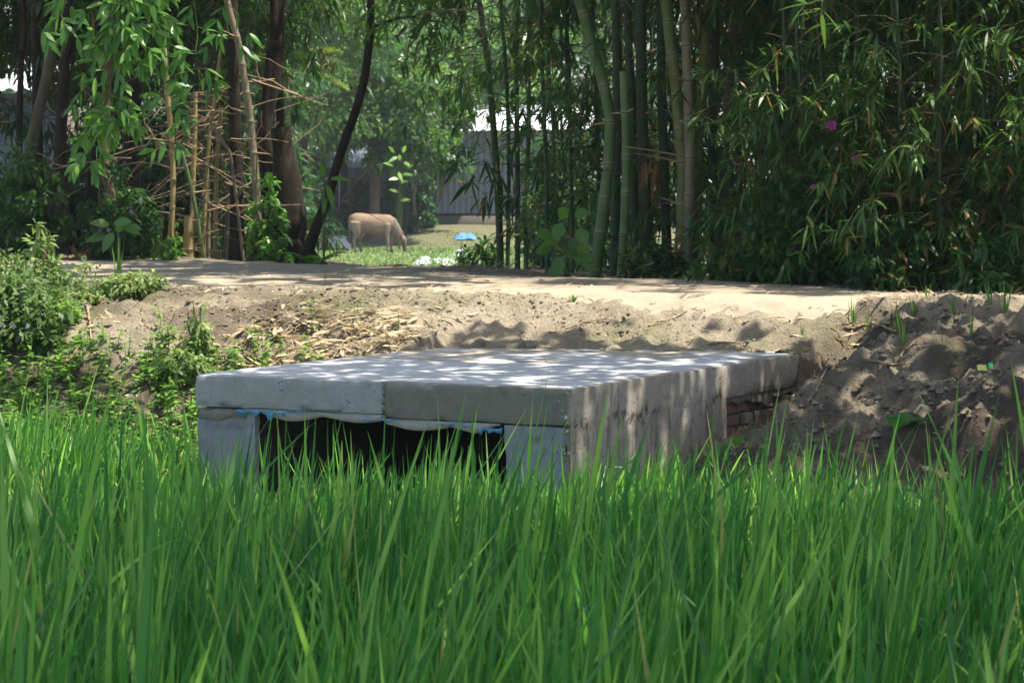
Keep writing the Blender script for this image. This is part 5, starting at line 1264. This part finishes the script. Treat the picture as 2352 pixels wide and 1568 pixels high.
# ------------------------------------------------------------------ bank details
def on_bank(rng, n, fn):
    u = rng.uniform(-4.2, 7.5, n * 4); v = rng.uniform(-0.2, 8.6, n * 4); w = fn(u, v); ok = rng.random(n * 4) < w
    u, v = u[ok][:n], v[ok][:n]; x, y = xy(u, v); return u, v, np.asarray(x), np.asarray(y)
def litter():
    rng = np.random.default_rng(71); mb = MB()
    def dens(u, v):
        x, y = xy(u, v); k = n2(x, y, 0.5, 14, 2)
        core = np.exp(-(((u - WU - 0.4) / 0.8) ** 2 + ((v - 2.35) / 0.62) ** 2)) * 1.2
        core = core * ((u > WU + 0.03) | (v > VA))
        side = 0.05 * (v > 1.0) * (u > WU) + 0.035 * ((v > VB) & (u <= WU)) * S(0.4, 0.6, k) + 0.05 * ((u < 0) & (v > 0.5)) * S(0.4, 0.6, k) + 0.14 * np.exp(-((u + 0.3) / 0.25) ** 2) * (v > 1.4)
        edge = 0.22 * np.exp(-((v - vfar(u) - 0.1) / 0.25) ** 2) + 0.05 * np.exp(-((v - 4.0) / 0.35) ** 2)
        ins = (u > -0.03) & (u < WU + 0.03) & (v < VB)
        return np.clip(core + side + edge, 0, 1) * ~ins
    u, v, x, y = on_bank(rng, 60000, dens); n = len(x); z = H(x, y)
    a = rng.uniform(0, 2 * PI, n); d = np.stack([np.cos(a), np.sin(a), rng.normal(0.05, 0.22, n)], -1)
    L = 0.03 + (0.05 + 0.11 * np.clip(dens(u, v) * 3, 0, 1)) * rng.random(n) ** 1.5; thin = rng.random(n) < 0.6
    Wd = np.where(thin, 0.004, L * 0.19); L = np.where(thin, L * 1.4, L)
    add_strips(mb, np.stack([x, y, z + rng.uniform(0.003, 0.035, n) * np.clip(dens(u, v) * 2, 0.25, 1)], -1), d, np.stack([-np.sin(a), np.cos(a), rng.normal(0, 0.45, n)], -1), L, Wd, rng.uniform(-0.1, 0.25, n), BAM, np.clip(rng.normal(0.7, 0.25, n), 0, 1))
    o = mb.build('leaf_litter', M['litter']); tag(o, 'dry pale bamboo leaves and straw scattered over the bank', 'leaf litter', kind='stuff'); print('litter', n)
litter()
def clods():
    rng = np.random.default_rng(72); mb = MB()
    u, v, x, y = on_bank(rng, 14000, lambda u, v: (0.25 + 0.75 * (n2(*xy(u, v), 0.6, 15, 2) > 0.52)) * S(0.3, 1.2, v) * (1 - S(3.6, 4.2, v)) * ~((u > -0.05) & (u < WU + 0.05) & (v < VB)))
    n = len(x); z = H(x, y); r = (0.005 + 0.017 * rng.random(n) ** 3) * np.where((u < 0) | (u > 3), 1.5, 1.0)
    t = np.array([[0, 0, 1], [1, 0, 0.1], [0.3, 0.95, 0], [-0.8, 0.6, 0.1], [-0.8, -0.6, 0], [0.3, -0.95, 0.1], [0, 0, -0.6]]); f = np.array([[0, 1, 2], [0, 2, 3], [0, 3, 4], [0, 4, 5], [0, 5, 1], [6, 2, 1], [6, 3, 2], [6, 4, 3], [6, 5, 4], [6, 1, 5]])
    V = np.stack([x, y, z], -1)[:, None] + t[None] * r[:, None, None] * rng.uniform(0.6, 1.3, (n, 7, 1))
    mb.add(V, (f[None] + np.arange(n)[:, None, None] * 7).reshape(-1, 3), 0.0, np.repeat(rng.uniform(0, 0.5, n), 7))
    o = mb.build('soil_clods', M['soil'], smooth=False); tag(o, 'loose crumbs and clods of earth on the bank', 'earth clods', kind='stuff')
clods()
def ground_weeds():
    rng = np.random.default_rng(73); mb = MB()
    def dens(u, v):
        x, y = xy(u, v); k = n2(x, y, 0.45, 24, 2)
        return np.clip(S(2.15, 1.0, v - 0.15 + 1.3 * (k - 0.5)) * S(WU + 0.02, WU + 0.15, u) * S(7, 5, u) + 0.35 * np.exp(-(((u - WU - 0.85) / 0.3) ** 2 + ((v - 1.9) / 0.5) ** 2)), 0, 1)
    u, v, x, y = on_bank(rng, 5200, dens); n = len(x); z = H(x, y); h = rng.uniform(0.04, 0.23, n)
    P = np.stack([np.stack([x + rng.normal(0, 0.01, n), y + rng.normal(0, 0.01, n), z + h * t], -1) for t in (0, 0.5, 1)], 1)
    add_tubes(mb, P, np.array([0.003, 0.0025, 0.0015]), 4, rng.uniform(0.4, 0.8, n))
    for lev in range(5):
        t = (lev + 0.6) / 5.2; b = P[:, 0] * (1 - t) + P[:, 2] * t
        for q in range(3):
            a = rng.uniform(0, 2 * PI, n); d = np.stack([np.cos(a), np.sin(a), rng.uniform(0.0, 0.7, n)], -1); L = rng.uniform(0.03, 0.085, n)
            add_strips(mb, b, d, np.stack([-np.sin(a), np.cos(a), rng.normal(0, 0.25, n)], -1), L, L * 0.36, rng.uniform(0.1, 0.5, n), OVAL, np.clip(rng.normal(0.6, 0.22, n), 0, 1), (rng.random(n) < 0.02) * 0.8)
    o = mb.build('ground_weeds', M['bright_weed']); tag(o, 'bright green low weeds covering the bank foot left of the culvert', 'weeds', kind='stuff')
ground_weeds()

def hit(px, py):
    d = ray(px / 2.297, py / 2.297); s = np.linspace(12.0, 24, 1500); c = np.array([0, 0, CAMZ]) + d * s[:, None] / d[1]
    h = H(c[:, 0], c[:, 1]); k = np.argmax(c[:, 2] < h); return np.array([c[k, 0], c[k, 1], h[k]])
# flowering weed clumps on the left bank
def bank_shrub(px, py, Y, h, r, lab, **k):
    p = hit(px, py); return shrub(k.pop('name', 'flowering_weed'), p[0], p[1], h, r, lab, cat='weed', group=k.pop('group', 'flowering weeds on the left bank'), leaf='weed', **k)
bank_shrub(40, 700, 16.6, 0.34, 0.50, 'large weed clump with pale purple flowers at the left edge of the bank', n=85, nper=30, L=(0.03, 0.07), tint=(0.1, 0.75), seed=81, flowers=(8, 'petal', 0.022), dead=0.04)
bank_shrub(30, 790, 15.7, 0.40, 0.45, 'shaded dark weed clump low at the left edge above the rice', n=90, nper=34, L=(0.04, 0.08), tint=(0.0, 0.4), seed=82, flowers=(3, 'petal', 0.025))
bank_shrub(150, 705, 16.9, 0.08, 0.30, 'low leafy mat of weeds crowning the hump of the left bank', n=70, nper=26, L=(0.03, 0.06), tint=(0.2, 0.8), seed=83, flowers=(5, 'petal', 0.02), dead=0.08)
bank_shrub(300, 672, 17.4, 0.06, 0.26, 'low weed mat with small leaves along the near road edge', n=60, nper=22, L=(0.03, 0.065), tint=(0.4, 0.95), seed=84, dead=0.06)
bank_shrub(105, 665, 16.8, 0.46, 0.14, 'upright weed with a tuft of pointed top leaves above the left bank', n=22, nper=16, L=(0.07, 0.12), Wr=0.28, tint=(0.6, 1.0), seed=85)
bank_shrub(455, 820, 15.9, 0.36, 0.11, 'upright light green weed with narrow leaves in the leaf litter', n=24, nper=14, L=(0.05, 0.09), Wr=0.25, tint=(0.65, 1.0), seed=86)
bank_shrub(420, 870, 15.3, 0.15, 0.20, 'leafy weed left of the slab corner', n=34, nper=18, L=(0.05, 0.085), Wr=0.4, tint=(0.4, 0.9), seed=87)

def tuft(x, y, h, n, label, seed, group='grass tufts on the bank', tint=(0.5, 1.0), w=0.007, lean=0.25):
    rng = np.random.default_rng(seed); z = gz(x, y)
    mb = MB(); a = rng.uniform(0, 2 * PI, n); t = np.abs(rng.normal(0, lean, n))
    d = np.stack([np.cos(a) * t, np.sin(a) * t, np.ones(n)], -1); L = h * rng.uniform(0.5, 1.05, n)
    add_strips(mb, np.zeros((n, 3)) + np.stack([np.cos(a), np.sin(a), -0.3 + 0 * a], -1) * 0.012, d, np.stack([np.cos(a + 1.5), np.sin(a + 1.5), 0 * a], -1), L, w * rng.uniform(0.7, 1.3, n), rng.uniform(0, 0.35, n), BLADE, rng.uniform(*tint, n), (rng.random(n) < 0.08) * 0.8)
    o = mb.build('grass_tuft', M['grass']); o.location = (x, y, z); return tag(o, label, 'grass tuft', group)
tp = [(272, 668, 17.2, 0.52, 9, 'tall grass tuft rising from the weeds at the left road edge', 0.014), (325, 662, 17.3, 0.28, 3, 'two bladed grass tuft right of the tall left tuft', 0.012),
      (815, 745, 16.1, 0.30, 2, 'single tall grass blade standing in the middle of the dry bank', 0.008), (913, 770, 15.9, 0.24, 3, 'thin grass tuft near the back left corner of the slab', 0.007),
      (746, 655, 17.6, 0.13, 4, 'tiny grass tuft on the sunny road shoulder above the litter', 0.006), (1070, 650, 17.6, 0.10, 4, 'tiny grass tuft on the road shoulder left of the middle', 0.005), (1318, 692, 16.9, 0.07, 9, 'small flat leafy tuft in the middle of the sunlit road shoulder', 0.016),
      (1960, 745, 16.2, 0.26, 12, 'bright grass tuft at the rim of the gully', 0.009), (1990, 760, 16.0, 0.18, 8, 'grass tuft just right of the gully rim', 0.008), (2060, 760, 15.9, 0.24, 11, 'upright grass tuft on the brow of the right bank', 0.008),
      (2100, 725, 16.3, 0.2, 9, 'grass tuft high on the right bank brow', 0.008), (2075, 795, 15.5, 0.22, 10, 'grass tuft below the brow of the right bank', 0.008), (2190, 720, 16.2, 0.15, 8, 'short grass tuft at the road edge of the right bank', 0.007),
      (2230, 770, 15.6, 0.22, 7, 'grass tuft on the shaded right bank near the edge of the picture', 0.007), (2310, 715, 16.2, 0.24, 12, 'rightmost bright grass tuft by the road', 0.008), (2275, 700, 16.5, 0.2, 9, 'bright grass tuft beside the rightmost one', 0.008),
      (2170, 800, 15.3, 0.2, 5, 'thin grass tuft in the middle of the right bank', 0.006), (1840, 770, 16.0, 0.16, 5, 'small tuft on the shaded dirt left of the gully', 0.006), (2130, 680, 17.2, 0.16, 6, 'grass tuft on the far side of the road at the right', 0.007), (1935, 900, 14.9, 0.15, 4, 'thin shaded tuft on the lower gully side', 0.006)]
for k, (px, py, Y, h, n, lab, w) in enumerate(tp):
    p = hit(px, py); tuft(p[0], p[1], h, n, lab, 600 + k, w=w, lean=0.16 if k < 4 else 0.25)

def twig_on(pts, Y, r, label, seed, onground=True, zadd=0.012):
    P = np.array([W(px, py, Y) for px, py in pts]); q = resample(P, 14)
    if onground == 'px':
        # drop each sample onto the ground along its own view ray
        out = []
        for px, py in resample(np.array(pts, float), 16):
            d = ray(px / 2.297, py / 2.297); s = np.linspace(12.5, 21, 900); c = np.array([0, 0, CAMZ]) + d * s[:, None] / d[1]
            h = H(c[:, 0], c[:, 1]); 
            uu, vv = uv(c[:, 0], c[:, 1]); h = np.where((uu > 0) & (uu < WU) & (vv > 0) & (vv < VB + 1), np.maximum(h, ZS), h)
            k = np.argmax(c[:, 2] < h); out.append([c[k, 0], c[k, 1], h[k] + zadd])
        q = np.array(out); q[:, 2] = np.maximum(q[:, 2], np.convolve(np.pad(q[:, 2], 1, 'edge'), [0.25, 0.5, 0.25], 'valid'))
    mb = MB(); add_tubes(mb, q[None], np.linspace(r, r * 0.5, len(q))[None], 6, cap=True)
    # side shoots
    rng = np.random.default_rng(seed)
    for k in range(2):
        i = rng.integers(3, len(q) - 3); d = norm(np.gradient(q, axis=0)[i] + rng.normal(0, 0.6, 3)) * 0.09; d[2] = abs(d[2]) * 0.4
        add_tubes(mb, np.stack([q[i], q[i] + d * 0.5, q[i] + d])[None], np.array([[r * 0.5, r * 0.4, r * 0.2]]), 5)
    o = mb.build('twig', M['twig']); tag(o, label, 'twig', 'fallen twigs on the bank and slab')
tw = [([(1490, 752), (1540, 735), (1610, 705)], 0.006, 'long thin curved twig on the shaded slope above the slab'),
      ([(1625, 795), (1680, 790), (1755, 812)], 0.006, 'short twig near the back right edge of the slab'),
      ([(1185, 834), (1230, 835), (1280, 833)], 0.005, 'straight dark twig lying on the slab top'),
      ([(1940, 760), (2000, 752), (2060, 765)], 0.012, 'bare arched branch lying across the gully rim'),
      ([(1985, 830), (2050, 842), (2100, 838)], 0.008, 'grey stick on the face of the right bank'),
      ([(2055, 840), (2080, 810), (2110, 785)], 0.007, 'stick pointing uphill on the right bank'),
      ([(1300, 760), (1340, 745), (1400, 738)], 0.005, 'pale straw stalk on the slope above the middle of the slab'),
      ([(600, 800), (660, 770), (730, 720)], 0.007, 'long pale stalk in the leaf litter'),
      ([(410, 805), (440, 780), (480, 745)], 0.008, 'pale stick on the brown left bank'),
      ([(200, 700), (205, 740), (210, 790)], 0.012, 'pale dry bamboo sheath hanging down the left bank'),
      ([(120, 860), (160, 830), (180, 800)], 0.012, 'split dry bamboo sheath on the lower left bank'),
      ([(1860, 930), (1890, 870), (1905, 830)], 0.008, 'dry stalk lying in the gully')]
for k, (pts, r, lab) in enumerate(tw): twig_on(pts, 0, r, lab, k, 'px') if False else twig_on(pts, 16, r, lab, k, 'px')
def wrapper():
    p = hit(2245, 862); root = thing('torn_wrapper', tuple(p), 'small torn yellow and green wrapper on the right bank', 'litter')
    for k, (dx, mat, s) in enumerate(((0, 'yellow_scrap', 0.055), (0.06, 'green_scrap', 0.028))):
        n = 8; gx, gy = np.meshgrid(np.linspace(0, 1, n), np.linspace(0, 1, n)); mb = MB()
        V = np.stack([p[0] + dx + gx * s, p[1] + gy * s * 0.9 - 0.02, p[2] + 0.012 + 0.03 * n2(gx, gy, 0.4, k + 3) + gy * 0.03 + dx * 0.2], -1)
        i = np.arange(n - 1)[:, None] * n + np.arange(n - 1)[None]; mb.add(V, np.stack([i, i + 1, i + n + 1, i + n], -1).reshape(-1, 4)); mb.build('scrap', M[mat], root)
wrapper()
def dry_heap(px, py, Y, L, n, name, label, cat, seed, hang=False):
    rng = np.random.default_rng(seed); p = W(px, py, Y); mb = MB()
    d = rng.normal(0, 1, (n, 3)) * (np.array([0.25, 0.25, 1]) if hang else np.array([1, 0.7, 0.6])); d[:, 2] = -np.abs(d[:, 2]) if hang else np.abs(d[:, 2])
    b = p + rng.normal(0, 0.05, (n, 3)) * (np.array([1, 1, 0.3]))
    if not hang: b[:, 2] = gz(p[0], p[1])
    add_strips(mb, b, d, rand_dirs(rng, n), L * rng.uniform(0.6, 1.1, n), L * 0.13, 0.25, BAM, 0.5)
    o = mb.build(name, M['orange_sheath']); tag(o, label, cat)
dry_heap(172, 590, 26.4, 0.30, 34, 'dry_leaf_heap', 'heap of orange brown dry leaves at the far left road edge', 'dry leaves', 1)
dry_heap(1502, 375, YB - 0.05, 0.27, 11, 'dry_sheath', 'bunch of brown dry sheaths hanging between the bamboo stems', 'dry leaves', 2, True)
dry_heap(1835, 250, 20.3, 0.24, 6, 'dry_sheath', 'orange brown dry leaves hanging in the dark thicket', 'dry leaves', 3, True)
dry_heap(1575, 30, YB - 0.05, 0.22, 5, 'dry_sheath', 'grey brown dry leaves hanging beside the brown stem top', 'dry leaves', 4, True)

# ------------------------------------------------------------------ shade tree on the field bund, outside the picture on the right
def shade_tree():
    rng = np.random.default_rng(55)
    bx, by = 6.6, 9.2; z = gz(bx, by)
    root = thing('shade_tree', (bx, by, z), 'spreading tree on the field edge that shades the rice from the right', 'tree')
    mb = MB(); P = tree_trunk(mb, [[bx, by, z - 0.2], [bx - 0.1, by + 0.1, 2.0], [bx + 0.2, by + 0.3, 4.2], [bx, by + 0.5, 6.4]], 0.28, 0.16, rng); mb.build('trunk', M['grey_bark'], root)
    # foliage where the photograph's shade falls
    n = 300000; g = np.stack([rng.uniform(-5, 7.5, n), rng.uniform(3, 19.5, n)], -1)
    u, v = uv(g[:, 0], g[:, 1])
    front = S(10.9, 9.4, g[:, 1] - 0.15 * g[:, 0])
    cov = np.maximum(0.93 * front, 0.18 * S(11.6, 10.6, g[:, 1] - 0.15 * g[:, 0]))
    cov = np.maximum(cov, 0.42 * S(-0.8, -2.2, g[:, 0]) * S(14.5, 13, g[:, 1]))             # left rice, partly
    onslab = (u > -0.1) & (u < WU + 0.1) & (v > -0.1) & (v < VB + 0.05)
    cov = np.where(onslab, np.maximum(cov, 0.75), cov)
    cov = np.maximum(cov, 0.80 * S(0.18, 0.0, u) * S(-0.4, 0.3, v) * S(4.0, 3.2, v))        # right bank
    cov = np.maximum(cov, 0.26 * ((u > -0.2) & (u < 1.8) & (v > VB - 0.2)) * S(4.1, 3.5, v))
    near_ = S(11.5, 13.0, g[:, 1]); nz = lerp(n2(g[:, 0], g[:, 1] * 0.8, 0.42, 66, 3), n2(g[:, 0], g[:, 1] * 0.8, 0.15, 68, 3), near_)
    thr = np.interp(cov, [0, 0.2, 0.4, 0.6, 0.8, 1], [-1, 0.36, 0.455, 0.535, 0.62, 1.2])
    ok = (nz < thr) & (rng.random(n) < 0.33)
    g = g[ok]; n = len(g)
    h = 5.2 + 2.4 * n2(g[:, 0], g[:, 1], 1.6, 67, 2) + rng.normal(0, 0.35, n)
    h = np.maximum(h, 4.3 + 0.13 * np.maximum(0, g[:, 1] - 9))
    p = np.concatenate([g, np.full((n, 1), 0.6)], 1) + SUN * ((h - 0.6) / SUN[2])[:, None]
    m2 = MB(); d = norm(np.stack([rng.normal(0, 1, n), rng.normal(0, 1, n), rng.normal(-0.3, 0.4, n)], -1)); L = rng.uniform(0.10, 0.17, n)
    add_strips(m2, p - d * 0.06, d, np.cross(d, SUN) + rng.normal(0, 0.25, (n, 3)), L, L * 0.5, 0.2, OVAL, rng.uniform(0.1, 0.8, n), 0, 0)
    # limbs reaching through the foliage
    sel = p[rng.choice(n, 70, replace=False)]
    for q in sel:
        s = P[rng.integers(20, 39)]; mid = (s + q) / 2 + np.array([0, 0, 0.25]) + rng.normal(0, 0.2, 3)
        add_tubes(m2, resample([s, mid, q], 10)[None], np.linspace(0.05, 0.008, 10)[None], 5, 0.5, 0, 1)
    m2.build('crown', [M['tree_leaf'], M['grey_bark']], root); print('shade leaves', n)
shade_tree()

# ------------------------------------------------------------------ humid air
def haze():
    m = bpy.data.materials.new('humid_air'); m.use_nodes = True; nt = m.node_tree; nt.nodes.clear()
    o = nt.nodes.new('ShaderNodeOutputMaterial'); v = nt.nodes.new('ShaderNodeVolumePrincipled')
    v.inputs['Color'].default_value = (0.86, 0.93, 1.0, 1); v.inputs['Density'].default_value = HAZE; v.inputs['Anisotropy'].default_value = 0.2
    nt.links.new(v.outputs[0], o.inputs['Volume'])
    V = [[x, y, z] for z in (-1.6, 16.0) for x, y in ((-1150, -150), (1150, -150), (1150, 1900), (-1150, 1900))]
    mb = MB(); mb.add(V, [[0, 3, 2, 1], [4, 5, 6, 7], [0, 1, 5, 4], [1, 2, 6, 5], [2, 3, 7, 6], [3, 0, 4, 7]])
    tag(mb.build('haze', m, smooth=False), 'thin humid haze filling the air', 'haze', kind='stuff')
HAZE = 0.0005
haze()

# ------------------------------------------------------------------ light, sky, camera
w = bpy.data.worlds.new('World'); SC.world = w; w.use_nodes = True
nt = w.node_tree; nt.nodes.clear()
sky = nt.nodes.new('ShaderNodeTexSky'); sky.sky_type = 'NISHITA'; sky.sun_disc = False
sky.sun_elevation = SUN_EL; sky.sun_rotation = math.atan2(SUN[0], SUN[1])
sky.air_density = 1.0; sky.dust_density = 2.5; sky.ozone_density = 1.0
bg = nt.nodes.new('ShaderNodeBackground'); bg.inputs[1].default_value = 0.13
ow = nt.nodes.new('ShaderNodeOutputWorld'); nt.links.new(sky.outputs[0], bg.inputs[0]); nt.links.new(bg.outputs[0], ow.inputs[0])
sl = bpy.data.lights.new('sun', 'SUN'); sl.energy = 5.0; sl.angle = math.radians(0.55); sl.color = (1.0, 0.93, 0.82)
so = bpy.data.objects.new('sun', sl); COL.objects.link(so); so.location = (8, -4, 20)
so.rotation_euler = Vector(-SUN).to_track_quat('-Z', 'Y').to_euler()

cam = bpy.data.cameras.new('camera'); co = bpy.data.objects.new('camera', cam); COL.objects.link(co)
co.location = (0, 0, CAMZ); co.rotation_euler = (PI / 2 - TILT, 0, 0)
cam.sensor_width = 22.3; cam.lens = 22.3 * F / 1024; cam.clip_end = 4000; cam.clip_start = 0.1
cam.dof.use_dof = True; cam.dof.focus_distance = 14.0; cam.dof.aperture_fstop = 5.6
SC.camera = co
SC.view_settings.view_transform = 'Standard'; SC.view_settings.look = 'None'; SC.view_settings.exposure = 1.15; SC.view_settings.gamma = 1.0
SC.render.engine = 'CYCLES'
SC.cycles.max_bounces = 7; SC.cycles.diffuse_bounces = 4; SC.cycles.glossy_bounces = 2; SC.cycles.transmission_bounces = 4; SC.cycles.transparent_max_bounces = 4
SC.cycles.sample_clamp_indirect = 6.0
try:
    SC.cycles.use_denoising = True; SC.cycles.denoiser = 'OPENIMAGEDENOISE'
except Exception as e: print(e)
